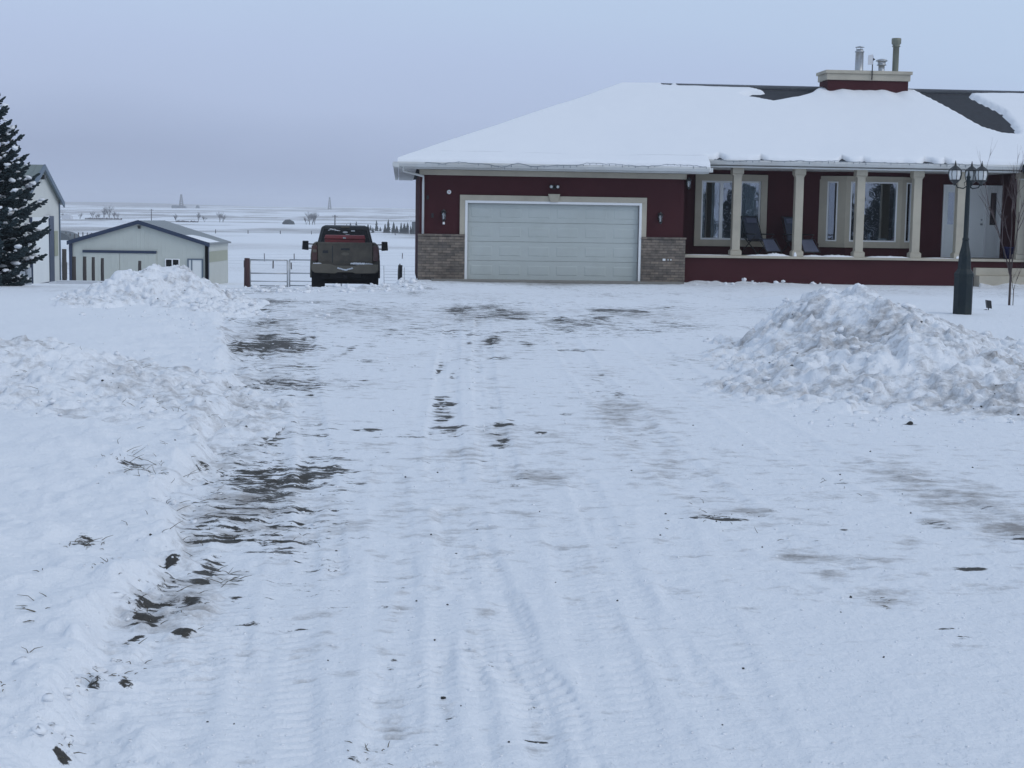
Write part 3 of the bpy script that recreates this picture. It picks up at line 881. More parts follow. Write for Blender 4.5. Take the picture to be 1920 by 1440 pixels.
# fine crumbs of snow thrown over the whole ploughed drive
_px = NR.uniform(120, 1920, 2600); _py = 500 + 940 * NR.rand(2600) ** .8 + 60
_pt = [atZ(a_, min(b_, 1439)) for a_, b_ in zip(_px, _py)]
_xx = np.array([p.x for p in _pt])[:, None]; _yy = np.array([p.y for p in _pt])[:, None]
_zz = ground_full(_xx, _yy)[0]
for a_, b_, c_ in zip(_xx[:, 0], _yy[:, 0], _zz[:, 0]):
    if b_ > 36: continue
    r_ = (.0015 + .0075 * NR.rand() ** 4) * (.5 + b_ / 9)
    cl.blob((a_, b_, c_ + r_ * .1), r_, R1, squash=.55)
for k in range(120):
    i = R1.randrange(len(_le) - 1); f = R1.random()
    px = _le[i][0] * (1 - f) + _le[i + 1][0] * f + R1.gauss(-25, 38); py = _le[i][1] * (1 - f) + _le[i + 1][1] * f
    p = atZ(px, py); r = .006 + .030 * R1.random() ** 3
    cl.blob((p.x, p.y, gz(p.x, p.y) - r * .1), r, R1, squash=.55)
tag(cl.build('snow_clods', M['snow']), 'loose lumps of snow along the ploughed edges', 'snow clods', kind='stuff')

pb = MB()
for _ in range(60):
    px, py = R1.uniform(300, 1900), R1.uniform(620, 1430)
    p = atZ(px, py); r = R1.uniform(.003, .008)
    pb.blob((p.x, p.y, gz(p.x, p.y) + r * .4), r, R1, squash=.7)
for (px, py, rr) in [(1248, 965, .007), (1238, 1006, .007), (808, 1011, .007), (815, 1203, .006), (1429, 1027, .006), (1706, 794, .03), (855, 1040, .006), (563, 1301, .006), (590, 1013, .007), (283, 1033, .010), (18, 795, .018), (60, 760, .014), (128, 683, .018)]:
    p = atZ(px, py); pb.blob((p.x, p.y, gz(p.x, p.y) + rr * .4), rr, R1, squash=.6)
on_pile(1, 150, .004, .016, pb); on_pile(2, 120, .005, .02, pb); on_pile(0, 40, .006, .02, pb)
tag(pb.build('pebbles', M['pebble']), 'dark pebbles and dirt specks scattered on the snow', 'pebbles', kind='stuff')

gr = MB()


def twigs(px, py, n, spread, L):
    c = atZ(px, py)
    for _ in range(n):
        x = c.x + R1.gauss(0, spread); y = c.y + R1.gauss(0, spread * 2.2)
        z = gz(x, y)
        a = R1.uniform(0, 6.28); ln = L * R1.uniform(.3, 1.2); lift = R1.uniform(.0, .6) ** 1.5
        z = gz2(x, y)
        bend = R1.uniform(-.35, .35); q_ = .45 + .1 * R1.random()
        p1 = Vector((x + math.cos(a) * ln * q_, y + math.sin(a) * ln * q_, z + lift * ln * .5 + .003))
        p2 = Vector((x + math.cos(a + bend) * ln, y + math.sin(a + bend) * ln, z + lift * ln * R1.uniform(.7, 1.1) + .003))
        gr.tube([(x, y, z - .004), p1, p2], [.0019, .0015, .0007], 4, False)


for t in [(250, 905, 26, .09, .10), (290, 915, 16, .07, .10), (272, 795, 26, .08, .07), (160, 1050, 22, .045, .07), (210, 890, 6, .06, .10), (192, 1106, 5, .02, .05), (75, 1175, 5, .03, .08), (60, 1192, 4, .02, .06), (55, 1283, 2, .01, .07),
          (15, 1355, 4, .012, .05), (215, 1275, 8, .03, .05), (170, 1305, 10, .025, .05), (120, 1420, 14, .03, .06), (235, 1210, 8, .05, .06), (340, 960, 12, .08, .09), (400, 900, 16, .1, .08), (430, 1085, 14, .06, .08), (1650, 1125, 6, .04, .05),
          (60, 760, 26, .3, .10), (180, 730, 20, .3, .10), (375, 800, 18, .15, .10), (320, 1120, 26, .12, .06), (380, 1000, 26, .14, .08), (215, 915, 6, .06, .1), (550, 1000, 14, .10, .06), (1340, 975, 20, .2, .05), (1870, 760, 14, .2, .08), (1560, 905, 6, .1, .06),
          (690, 1405, 10, .03, .04), (90, 1120, 3, .02, .06), (255, 1255, 6, .03, .05), (440, 640, 10, .3, .12)]:
    twigs(*t)
tag(gr.build('dry_grass', M['grass']), 'dry grass stems and twigs poking through the snow', 'dry grass', kind='stuff')


# ------------------------------------------------------------------ the house (local frame: x along the front, y into the house)
house = empty('house', HO, YAW, 'long dark red bungalow with cream trim and snow covered roof', 'house')
HINV = (Matrix.Translation(HO) @ Matrix.Rotation(YAW, 4, 'Z')).inverted()
_c = HINV @ Vector((0, 0, CAM_Z))


def hp(px, py, v):
    d = HINV.to_3x3() @ ray(px, py)
    k = (v - _c.y) / d.y
    p = _c + d * k
    return p.x, p.z


def U(px, v, py=420):
    return hp(px, py, v)[0]


def Zh(px, py, v):
    return hp(px, py, v)[1]


VR = 6.6                        # ridge
ZE = Zh(1036, 309, -0.6)        # garage eave, top of the roof deck
ZR = Zh(1330, 166, VR)
SL = (ZR - ZE) / (VR + 0.6)
UL = U(747, -0.6, 306)          # left eave corner
UJ = U(1326, -0.3, 306)         # jog between garage and porch eave
UJ2 = U(1914, 0.0, 320)
UR = 28.0
VP = 0.02                       # porch eave line
VB = 2 * VR + 0.6


def roofz(u, v):
    return ZR - SL * np.maximum(np.abs(v - VR), np.maximum(UL + VR + .6 - u, u - (UR - VR - .6)))


# roof deck (dark shingles): planar pieces with thickness
rf = MB()
rl, rr_ = UL + VR + .6, UR - VR - .6
zj = ZR - SL * (VR - VP)
T = 0.12


def slab(pts):
    n = len(pts)
    vs = list(pts) + [(p[0], p[1], p[2] - T) for p in pts]
    rf.add(vs, [tuple(range(n)), tuple(range(n, 2 * n))[::-1]] + [(i, i + n, (i + 1) % n + n, (i + 1) % n) for i in range(n)])


slab([(UL, -.6, ZE), (UJ, -.6, ZE), (UJ, VP, zj), (UJ2, VP, zj), (UJ2, -.6, ZE), (UR, -.6, ZE), (rr_, VR, ZR), (rl, VR, ZR)])
slab([(UR, -.6, ZE), (UR, VB, ZE), (rr_, VR, ZR)])
slab([(UR, VB, ZE), (UL, VB, ZE), (rl, VR, ZR), (rr_, VR, ZR)])
slab([(UL, VB, ZE), (UL, -.6, ZE), (rl, VR, ZR)])
roof = sub(house, 'roof', rf, M['shingle'])

# snow cover
def sdpoly(Uu, Vv, poly):
    d = np.full(Uu.shape, 1e9); ins = np.zeros(Uu.shape, bool)
    n = len(poly)
    for i in range(n):
        a = poly[i]; b = poly[(i + 1) % n]
        ex, ey = b[0] - a[0], b[1] - a[1]
        t = np.clip(((Uu - a[0]) * ex + (Vv - a[1]) * ey) / (ex * ex + ey * ey + 1e-9), 0, 1)
        d = np.minimum(d, np.hypot(Uu - a[0] - t * ex, Vv - a[1] - t * ey))
        c = ((a[1] > Vv) != (b[1] > Vv)) & (Uu < (b[0] - a[0]) * (Vv - a[1]) / (b[1] - a[1] + 1e-12) + a[0])
        ins ^= c
    return np.where(ins, -d, d)


def onroof(px, py):
    d = HINV.to_3x3() @ ray(px, py)
    # plane z = ZR - SL*(VR - v)
    k = (ZR - SL * VR + SL * _c.y - _c.z) / (d.z - SL * d.y)
    p = _c + d * k
    return (p.x, min(p.y, VR + .2))


H1 = [onroof(*p) for p in [(1393, 183), (1408, 178), (1435, 177), (1415, 172), (1380, 169), (1543, 169), (1520, 180), (1490, 188), (1450, 195), (1425, 190), (1402, 187)]]
H2 = [onroof(*p) for p in [(1706, 176), (1925, 177), (1925, 183), (1815, 182), (1850, 200), (1880, 215), (1897, 235), (1908, 252), (1905, 259), (1880, 256), (1845, 245), (1815, 228), (1780, 208), (1740, 188)]]
H1[4] = (H1[4][0], VR + .2); H1[5] = (H1[5][0], VR + .2); H2[0] = (H2[0][0], VR + .2); H2[1] = (H2[1][0], VR + .2)
chu0, chu1 = U(1552, VR - .55, 160), U(1703, VR - .55, 160)


def snowpatch(name, u0, u1, v0, v1, step, edge):
    us = np.linspace(u0, u1, int((u1 - u0) / step) + 1)
    vs_ = np.concatenate([v0 + np.array([0, .012, .03, .055, .09]), np.linspace(v0 + .13, v1, int((v1 - v0) / step) + 1)])
    A, B = np.meshgrid(us, vs_)
    rag = edge(A) * np.exp(-(B - v0) / .35)
    Bv = B + rag
    d = Bv - v0 - rag                         # distance from the snow lip
    dist = np.minimum(d, 10)
    for P in (H1, H2):
        dist = np.minimum(dist, sdpoly(A, Bv, P) + .03 * fbm(A / .25, Bv / .25, 3, 90))
    # bare ridge cap
    rs = sstep(U(1243, VR, 165) - .1, U(1243, VR, 165) + .3, A)
    dist = np.minimum(dist, np.where(rs > 0.5, (VR - .13) - Bv, 9) + .03 * fbm(A / .3, Bv * 0, 2, 91))
    hipd = (Bv - VR) * 0 + 9
    f = np.sqrt(np.clip(1 - (1 - np.clip(dist / .14, 0, 1)) ** 2, 0, 1))
    th = 0.15 + .05 * fbm(A / 3, Bv / 3, 3, 92) + .012 * fbm(A / .5, Bv / .5, 3, 93)
    # drift against the chimney
    ch = np.exp(-np.maximum(np.maximum(chu0 - A, A - chu1), 0) ** 2 / .25) * np.exp(-((Bv - (VR - .62)) / .6) ** 2)
    th = th + ch * (.05 + .07 * fbm(A / .35, A * 0, 2, 94))
    Z = roofz(A, Bv) + th * f - 0.03 * (dist < .0)
    # lip hangs over
    Z = Z - .05 * np.exp(-(B - v0) / .03) * 1.0
    keep = (dist[:-1, :-1] > -.12) & (dist[1:, 1:] > -.12)
    hipm = (A - UL) < (B + .6) - .02
    o = grid_mesh(name, A, Bv, Z, m=M['snow'], keep=keep)
    o.parent = house
    return o


zz = np.zeros
snowpatch('roof_snow', UL - .02, UJ + .02, -.66, VP - .1, 0.06, lambda a: .05 * fbm(a / .8, a * 0, 4, 95) - .02)
for u0_, u1_, v0_, nm in ((UL - .02, UJ, VP - .1, 'roof_snow'),):
    us = np.linspace(u0_, u1_, 110); vs_ = np.linspace(v0_, VR + .02, 90)
def main_snow():
    us = np.linspace(UL, UR, 330)
    A, B = np.meshgrid(us, np.concatenate([np.array([0, .012, .03, .055, .09]) + VP - .1, np.linspace(VP + .03, VR + .02, 100)]))
    v0 = VP - .1
    e0 = np.where((A > UJ) & (A < UJ2), 1.0, 0.0)
    gaps = [(1352, 9), (1383, 14), (1419, 12), (1430, 5), (1470, 4), (1580, 10), (1587, 6), (1622, 8), (1697, 13), (1738, 9), (1748, 6), (1774, 6)]
    rag = .05 * fbm(A / .5, A * 0, 4, 96) + .02
    for gx, gw in gaps:
        uu = U(gx, 0, 300)
        rag = rag + (.14 + .12 * math.sin(gx * 7.0)) * np.exp(-((A - uu) / (gw / 66 * .75)) ** 4) + .0 * uu
    rag = rag * e0
    Bv = B + rag * np.exp(-(B - v0) / .35)
    d = np.where(e0 > 0, B - v0, 9)
    dist = d
    for P in (H1, H2):
        dist = np.minimum(dist, sdpoly(A, Bv, P) + .03 * fbm(A / .25, Bv / .25, 3, 90))
    rs = A > U(1243, VR, 165)
    rs2 = np.abs(A - U(1262, VR, 165)) > .12
    dist = np.minimum(dist, np.where(rs & rs2, (VR - .12) - Bv, 9))
    dist = np.minimum(dist, (Bv * 0 + 9))
    f = np.sqrt(np.clip(1 - (1 - np.clip(dist / .14, 0, 1)) ** 2, 0, 1))
    th = 0.15 + .05 * fbm(A / 3, Bv / 3, 3, 92) + .012 * fbm(A / .5, Bv / .5, 3, 93)
    ch = np.exp(-np.maximum(np.maximum(chu0 - A, A - chu1), 0) ** 2 / .25) * np.exp(-((Bv - (VR - .62)) / .6) ** 2)
    th = th + ch * (.05 + .09 * fbm(A / .35, A * 0, 2, 94))
    Z = roofz(A, Bv) + th * f - 0.03 * (dist < 0)
    Z = Z - .04 * np.exp(-(B - v0) / .03) * e0
    Z = np.where(roofz(A, Bv) < ZE - .02, -50, Z)
    hip = (A[:, :] - UL) > (Bv + .6) * 0 - 1
    keep = (dist[:-1, :-1] > -.12) & (dist[1:, 1:] > -.12)
    o = grid_mesh('roof_snow', A, Bv, Z, m=M['snow'], keep=keep & (Z[:-1, :-1] > -40) & (Z[1:, 1:] > -40))
    o.parent = house


main_snow()
# rear and right-hand snow, seen only from elsewhere
us = np.linspace(UL, UR, 70); vs_ = np.linspace(VR + .02, VB + .03, 30)
A, B = np.meshgrid(us, vs_)
Z = roofz(A, B) + .15
o = grid_mesh('roof_snow', A, B, Z, m=M['snow']); o.parent = house
A, B = np.meshgrid(np.linspace(UJ2, UR + .03, 40), np.concatenate([[-.66, -.64, -.6, -.5], np.linspace(-.4, VP - .1, 6)]))
Z = roofz(A, np.maximum(B, -.6)) + .15 * np.sqrt(np.clip((B + .66) / .15, 0, 1)) - .02
o = grid_mesh('roof_snow', A, B, Z, m=M['snow']); o.parent = house

# eaves: fascia / gutter / soffit
ev = MB()
gp = [(-.60, 0.03), (-.72, 0.03), (-.735, -.02), (-.70, -.10), (-.60, -.12)]           # gutter profile (v, z)
for (a, b, vv, zz_) in ((UL - .02, UJ, 0, ZE), (UJ2, UR, 0, ZE), (UJ, UJ2, VP + .6, zj)):
    ev.prism([(y + vv, z + zz_ - .02) for y, z in gp], a, b, 'x')
ev.box(UL - .14, UL - .02, -.6, VB, ZE - .14, ZE + .01)
ev.prism([(UL - .16, ZE - .02), (UL - .16, ZE - .12), (UL + .02, ZE - .15), (UL + .02, ZE + .01)], -.735, -.60, 'y')
ev.box(UJ - .02, UJ + .10, -.66, -.45, ZE - .13, ZE - .01)
sub(house, 'gutter', ev, M['fascia'], 0.004)
so = MB()
so.box(UL, UJ, -.6, 0.1, ZE - .165, ZE - .14)
so.box(UL, UL + .5, 0.1, VB - .6, ZE - .165, ZE - .14)
so.box(UJ2, UR, -.6, 0.1, ZE - .165, ZE - .14)
ZSP = Zh(1500, 311, VP)
so.box(UJ + .003, UJ2, VP - .0, 2.3, zj - .20, zj - .16)
sub(house, 'soffit', so, M['fascia'])

# garage: front wall with the door opening, side walls
ug0, ug1 = U(787, 0, 420), U(1281, 0, 430)
dz1 = Zh(1036, 383, 0); du0, du1 = U(876, 0, 450), U(1197, 0, 450)
zst = Zh(830, 442, 0)
ztop = ZE - .167


def wall_cells(mb, u0, u1, z0, z1, va, vb, holes):
    us = sorted({u0, u1, *[h[0] for h in holes], *[h[1] for h in holes]})
    us = [x for x in us if u0 <= x <= u1]
    for a, b in zip(us[:-1], us[1:]):
        hs_ = sorted([(h[2], h[3]) for h in holes if h[0] < (a + b) / 2 < h[1]])
        z = z0
        for h0, h1 in hs_:
            if h0 > z: mb.box(a, b, va, vb, z, h0)
            z = h1
        if z < z1: mb.box(a, b, va, vb, z, z1)


wl = MB()
wall_cells(wl, ug0, ug1, -.3, ztop, 0, .2, [(du0, du1, -.3, dz1)])
VW = 2.2                                       # porch back wall
wl.box(ug1 - .2, ug1, .2, VW, -.3, ztop)
wl.box(ug0, ug0 + .2, .2, VB - .6, -.3, ztop)
wl.box(ug0 + .2, 27.2, VB - .8, VB - .6, -.3, ztop)
wl.box(27.0, 27.2, .2, VB - .8, -.3, ztop)

# porch wall with window and door openings
w1 = [U(1314, VW, 400), U(1426, VW, 400), Zh(1370, 450, VW), Zh(1370, 339, VW)]
bayu0, bayu1 = U(1535, VW, 400), U(1716, VW, 400)
bz0, bz1 = Zh(1620, 467, VW), Zh(1620, 328, VW)
en = [U(1766, VW, 420), U(1877, VW, 420), 0.80, Zh(1820, 347, VW)]
zpt = zj - .18
wr0 = U(1916, VP + .35, 400) + .1
wall_cells(wl, ug1, wr0 + .2, -.3, zpt, VW, VW + .2, [tuple(w1), (bayu0 + .15, bayu1 - .15, bz0 + .05, bz1 - .05), tuple(en)])
wl.box(wr0, wr0 + .2, .2, VW, -.3, zpt)
wl.box(wr0, 27.2, 0, .2, -.3, ztop)
sub(house, 'wall', wl, M['stucco'])
# inside: back wall of the rooms, floor
im = MB()
im.box(ug0 + .3, 26.9, 5.2, 5.3, 0, 3)
im.box(ug1, 26.9, VW + .3, 5.2, .70, .76)
im.box(ug1 + 3.3, ug1 + 3.4, VW + .25, 5.2, .76, 3)
im.box(ug1 + 7.3, ug1 + 7.4, VW + .25, 5.2, .76, 3)
im.box(ug0 + .3, 26.9, VW + .25, 5.2, 3.02, 3.1)
sub(house, 'interior', im, M['room'])

# frieze band, door surround, keystone
fr = MB()
fz = Zh(1036, 332, 0)
fr.box(ug0 - .02, ug1 + .05, -.07, -.002, fz, ztop - .0)
fr.box(ug0 - .05, ug1 + .09, -.11, -.07, fz + .14, ztop - .002)
fr.box(ug1 + .002, ug1 + .05, .0, 1.2, fz, ztop)
sub(house, 'frieze', fr, M['cream'], 0.006)
sr = MB()
su0, su1 = U(862, 0, 400), U(1212, 0, 400); sz1 = Zh(1036, 368, 0)
ih = 0.07
sr.box(su0, su1, -.06, -.002, dz1 + ih, sz1)
sr.box(su0, du0 - ih, -.06, -.002, zst + .03, dz1 + ih)
sr.box(du1 + ih, su1, -.06, -.002, zst + .03, dz1 + ih)
sub(house, 'door_surround', sr, M['cream'], 0.006)
ks = MB()
kc = U(1039, -.1, 370)
ks.prism([(kc - .10, dz1 + .06), (kc + .10, dz1 + .06), (kc + .17, sz1 + .06), (kc - .17, sz1 + .06)], -.12, -.063, 'y')
sub(house, 'keystone', ks, M['cream'], 0.008)
jb = MB()
jb.box(du0 - ih, du0, -.075, .05, 0, dz1 + ih); jb.box(du1, du1 + ih, -.075, .05, 0, dz1 + ih); jb.box(du0, du1, -.075, .05, dz1, dz1 + ih)
gd = MB()
gdo = None
# door slab with four sections and raised long panels
hd = dz1 - .01
dmb = MB()
for k in range(4):
    z0 = .02 + hd * k / 4; z1 = .02 + hd * (k + 1) / 4 - .006
    dmb.box(du0 + .003, du1 - .003, .055, .10, z0, min(z1, dz1 - .002))
gdoor = sub(house, 'garage_door', dmb, M['door'], 0.004)
for k in range(4):
    z0 = .02 + hd * k / 4; z1 = .02 + hd * (k + 1) / 4
    for c in range(6):
        a = du0 + (du1 - du0) * (c + .13) / 6; b = du0 + (du1 - du0) * (c + .87) / 6
        q = MB()
        q.hexa([(a, .0545, z0 + .11), (b, .0545, z0 + .11), (b, .0545, z0 + .11), (a, .0545, z0 + .11)],
               [(a, .0545, z1 - .11), (b, .0545, z1 - .11), (b, .0545, z1 - .11), (a, .0545, z1 - .11)])
        q = MB()
        i = .02
        za, zb = z0 + .135, z1 - .135
        q.add([(a, .054, za), (b, .054, za), (b, .054, zb), (a, .054, zb), (a + i, .048, za + i), (b - i, .048, za + i), (b - i, .048, zb - i), (a + i, .048, zb - i)],
              [(4, 5, 6, 7), (0, 1, 5, 4), (1, 2, 6, 5), (2, 3, 7, 6), (3, 0, 4, 7)])
        q.build('panel', M['door'], gdoor)
ws = MB(); ws.box(du0 + .003, du1 - .003, .045, .10, -.03, .018)
ws.build('weather_strip', M['iron'], gdoor)
sub(house, 'door_frame', jb, M['white'], 0.006)

# stone wainscot
st = MB(); st.box(ug0 - .04, du0 - ih - .002, -.09, -.002, -.2, zst); st.box(ug0 - .04, ug0 - .002, -.002, 1.0, -.2, zst)
sub(house, 'stone_wainscot', st, M['stone'], 0.008)
st = MB(); st.box(du1 + ih + .002, ug1 + .06, -.09, -.002, -.2, zst); st.box(ug1 + .002, ug1 + .06, .0, .33, -.2, zst)
sub(house, 'stone_wainscot', st, M['stone'], 0.008)
cp = MB(); cp.box(ug0 - .06, du0 - ih - .004, -.115, -.002, zst, zst + .05)
sub(house, 'stone_cap', cp, M['stone'], 0.006)
cp = MB(); cp.box(du1 + ih + .004, ug1 + .08, -.115, -.002, zst, zst + .05)
sub(house, 'stone_cap', cp, M['stone'], 0.006)
ap = MB()
ap.box(du0 - 1.0, du1 + 1.2, -.72, .05, -.2, .03)
sub(house, 'concrete_apron', ap, M['concrete'], 0.01)

# downspout
dsu = U(793, -.12, 420)
ds = MB()
ds.tube([(UL + .12, -.62, ZE - .13), (UL + .14, -.55, ZE - .24), (dsu, -.14, ZE - .36), (dsu, -.12, ZE - .55), (dsu, -.12, zst + .05)], .032, 8)
sub(house, 'downspout', ds, M['fascia'])


# wall lamps
def coach_lamp(px, py, label):
    u, z = hp(px, py, -.1)
    b = MB()
    b.box(u - .05, u + .05, -.03, -.002, z - .04, z + .16)
    b.tube([(u, -.03, z + .08), (u, -.09, z + .16), (u, -.13, z + .14)], .012, 6)
    b.lathe(u, -.14, [(.012, z + .19), (.03, z + .15), (.085, z + .10), (.075, z + .09)], 8)
    b.lathe(u, -.14, [(.045, z - .11), (.06, z - .09), (.02, z - .15)], 8)
    for k in range(4):
        a = k * math.pi / 2 + .4
        b.tube([(u + .06 * math.cos(a), -.14 + .06 * math.sin(a), z + .10), (u + .045 * math.cos(a), -.14 + .045 * math.sin(a), z - .10)], .006, 4)
    o = sub(house, 'wall_lamp', b, M['iron'])
    g_ = MB(); g_.lathe(u, -.14, [(.04, z - .09), (.055, z + .09)], 8)
    g_.build('lamp_glass', M['lglass'], o)
    g_ = MB(); g_.lathe(u, -.14, [(.012, z - .08), (.02, z - .03), (.012, z + .03)], 8)
    g_.build('bulb', M['milk'], o)
    o['label'] = label


coach_lamp(832, 405, 'black coach lamp left of the garage door')
coach_lamp(1238, 410, 'black coach lamp right of the garage door')
coach_lamp(1291, 345, 'black coach lamp on the porch wall beside the garage')
fl = MB(); u, z = hp(1039, 351, -.05)
fl.box(u - .05, u + .05, -.05, -.002, z - .06, z + .05)
for s_ in (-1, 1):
    fl.tube([(u, -.05, z), (u + s_ * .07, -.08, z + .02), (u + s_ * .09, -.16, z + .01)], [.02, .045, .06], 10)
fo = sub(house, 'floodlight', fl, M['iron'])
for s_ in (-1, 1):
    fl = MB(); fl.tube([(u + s_ * .09, -.162, z + .01), (u + s_ * .092, -.19, z + .008)], [.045, .03], 10)
    fl.build('bulb', M['milk'], fo)
al = MB(); u, z = hp(842, 360, -.03)
al.tube([(u, -.002, z), (u, -.05, z)], .06, 12)
ao = sub(house, 'alarm_bell', al, M['white'])
al = MB(); al.tube([(u, -.05, z), (u, -.07, z)], .022, 8); al.build('strobe', M['pink'], ao)
al = MB(); u, z = hp(802, 370, -.02); al.box(u - .03, u + .03, -.03, -.002, z - .05, z + .05)
sub(house, 'keypad', al, M['badge'], .004); al = MB()
u, z = hp(811, 404, -.02); al.box(u - .03, u + .03, -.03, -.002, z - .06, z + .06)
sub(house, 'keypad', al, M['badge'], .004)
al = MB(); u, z = hp(832, 418, -.02); al.box(u - .03, u + .03, -.04, -.002, z - .04, z + .03); sub(house, 'doorbell', al, M['white'], .004)
ob = MB(); u, z = hp(1245, 487, -.1); ob.box(u - .04, u + .04, -.12, -.092, z - .03, z + .03)
sub(house, 'outlet', ob, M['white'], .003); ob = MB(); ob.box(u + .10, u + .13, -.115, -.092, z - .02, z + .02); sub(house, 'outlet', ob, M['greywhite'], .003); ob = MB(); ob.box(u + .18, u + .21, -.115, -.092, z - .02, z + .02)
sub(house, 'outlet', ob, M['white'], .003)

# ------------------------------------------------------------------ porch
VPO = 0.36
zfl = Zh(1500, 481, .15)
pw = MB()
pu1 = U(1826, .2, 500)
pw.box(ug1 + .062, pu1, .22, .42, -.3, zfl - .07)
pw.box(pu1, wr0, .22, .42, zfl - .24, zfl - .07)
pw.box(pu1, wr0, .43, .6, -.3, zfl - .2)
sub(house, 'porch_wall', pw, M['stucco'])
pf = MB()
pf.box(ug1 + .062, wr0 + .1, .14, .44, zfl - .07, zfl)
pf.box(ug1 + .002, wr0, .44, VW, zfl - .10, zfl - .01)
sub(house, 'porch_floor', pf, M['cream'], 0.006)
stp = MB()
stp.box(pu1 + .02, wr0 + 1, -.20, .215, -.2, zfl * .40)
stp.box(pu1 - .02, wr0 + 1, -.02, .218, zfl * .40, zfl - .25)
sub(house, 'porch_step', stp, M['cream'], 0.012)
sn = MB()
snow_on = [(1400, 1482, .05), (1437, 1475, .09), (1506, 1545, .05), (1540, 1600, .06), (1486, 1492, .16), (1625, 1705, .05), (1790, 1798, .1), (1735, 1790, .02), (1283, 1370, .02)]
for k, (a, b, hh) in enumerate(snow_on):
    u0, u1 = U(a, .3, 480), U(b, .3, 480)
    nseg = 14
    vs = []; fs = []
    for i in range(nseg + 1):
        x = u0 + (u1 - u0) * i / nseg
        ht = hh * (math.sin(math.pi * i / nseg) ** .5 if 0 < i < nseg else 0.02) * rnd.uniform(.75, 1.1)
        vs += [(x, .17, zfl + .001), (x, .20, zfl + ht * .8), (x, .40, zfl + ht), (x, .60, zfl + .001)]
    for i in range(nseg):
        for j in range(3):
            fs.append((i * 4 + j, (i + 1) * 4 + j, (i + 1) * 4 + j + 1, i * 4 + j + 1))
    sn.add(vs, fs, True)
sub(house, 'porch_snow', sn, M['snow'])

zcap = zj - .16
for px in (1380, 1496, 1611, 1717, 1799, 1915):
    u = U(px, VPO, 400)
    p = MB()
    r = .115
    p.box(u - r, u + r, VPO - r, VPO + r, zfl + .16, zcap - .20)
    p.box(u - r - .045, u + r + .045, VPO - r - .045, VPO + r + .045, zcap - .20, zcap)
    p.prism([(u - r, zcap - .27), (u + r, zcap - .27), (u + r + .045, zcap - .2005), (u - r - .045, zcap - .2005)], VPO - r - .002, VPO + r + .002, 'y')
    p.box(u - r - .045, u + r + .045, VPO - r - .045, VPO + r + .045, zfl + .002, zfl + .14)
    p.prism([(u - r - .045, zfl + .1405), (u + r + .045, zfl + .1405), (u + r, zfl + .18), (u - r, zfl + .18)], VPO - r - .002, VPO + r + .002, 'y')
    sub(house, 'porch_post', p, M['cream'], 0.008)
bmr = MB(); bmr.box(UJ + .01, UJ2, VPO - .10, VPO + .10, zcap - .02, zcap + .02)
sub(house, 'porch_beam', bmr, M['cream'])


def frame(mb, u0, u1, z0, z1, wd, va, vb):
    mb.box(u0, u1, va, vb, z1 - wd, z1); mb.box(u0, u1, va, vb, z0, z0 + wd)
    mb.box(u0, u0 + wd, va, vb, z0 + wd, z1 - wd); mb.box(u1 - wd, u1, va, vb, z0 + wd, z1 - wd)


# first window: cream surround, white frame, three lights, curtains
o0, o1 = U(1302, VW, 400), U(1437, VW, 400); oz0, oz1 = Zh(1370, 462, VW), Zh(1370, 327, VW)
f = MB(); frame(f, o0, o1, oz0, oz1, min(w1[0] - o0, .2), VW - .06, VW - .002)
f2 = MB(); frame(f2, o0 + .17, o1 - .17, oz0 + .17, oz1 - .17, .03, VW - .045, VW - .003)
win = sub(house, 'window', f, M['cream'], .006)
win['label'] = 'three light window beside the garage'
f = MB(); frame(f, w1[0] + .002, w1[1] - .002, w1[2] + .002, w1[3] - .002, .055, VW + .01, VW + .09)
ma_, mb_ = U(1352, VW, 400), U(1388, VW, 400)
f.box(ma_ - .05, ma_ + .05, VW + .005, VW + .085, w1[2] + .05, w1[3] - .05)
f.box(mb_ - .04, mb_ + .04, VW + .005, VW + .085, w1[2] + .05, w1[3] - .05)
f.build('frame', M['white'], win, .005)
p = MB(); p.box(w1[0] + .05, w1[1] - .05, VW + .04, VW + .046, w1[2] + .05, w1[3] - .05); p.build('pane', M['glass'], win)


def curtain(u0, u1, z0, z1, v, parent, folds=7, amp=.03, m='curtain'):
    n = folds * 8
    vs = []; fs = []
    for i in range(n + 1):
        t = i / n; x = u0 + (u1 - u0) * t
        y = v + amp * math.sin(t * folds * 2 * math.pi) + .01 * math.sin(t * 40)
        vs += [(x, y, z0), (x, y, z1)]
    for i in range(n):
        fs.append((2 * i, 2 * i + 2, 2 * i + 3, 2 * i + 1))
    q = MB().add(vs, fs, True)
    return q.build('curtain', M[m], parent)


curtain(w1[0] + .04, w1[0] + .17, w1[2], w1[3], VW + .28, win, 3)
curtain(ma_ - .24, ma_ - .02, w1[2], w1[3], VW + .28, win, 3)
curtain(mb_ + .06, w1[1] - .02, w1[2], w1[3], VW + .30, win, 7)

# bay window
bay = MB()
bv = VW - .42
bc0, bc1 = U(1585, bv, 400), U(1690, bv, 400)
planes = [((bayu0, VW), (bc0, bv), 'l'), ((bc0, bv), (bc1, bv), 'c'), ((bc1, bv), (bayu1, VW), 'r')]
bz0b, bz1b = Zh(1640, 465, bv), Zh(1640, 331, bv)
bayo = None
bay.prism([(bayu0, VW + .02), (bc0, bv - .03), (bc1, bv - .03), (bayu1, VW + .02)], bz0b, bz0b + .10, 'z')
bay.prism([(bayu0, VW + .02), (bc0, bv - .03), (bc1, bv - .03), (bayu1, VW + .02)], bz1b - .10, bz1b, 'z')
fr2 = MB(); gl2 = MB()


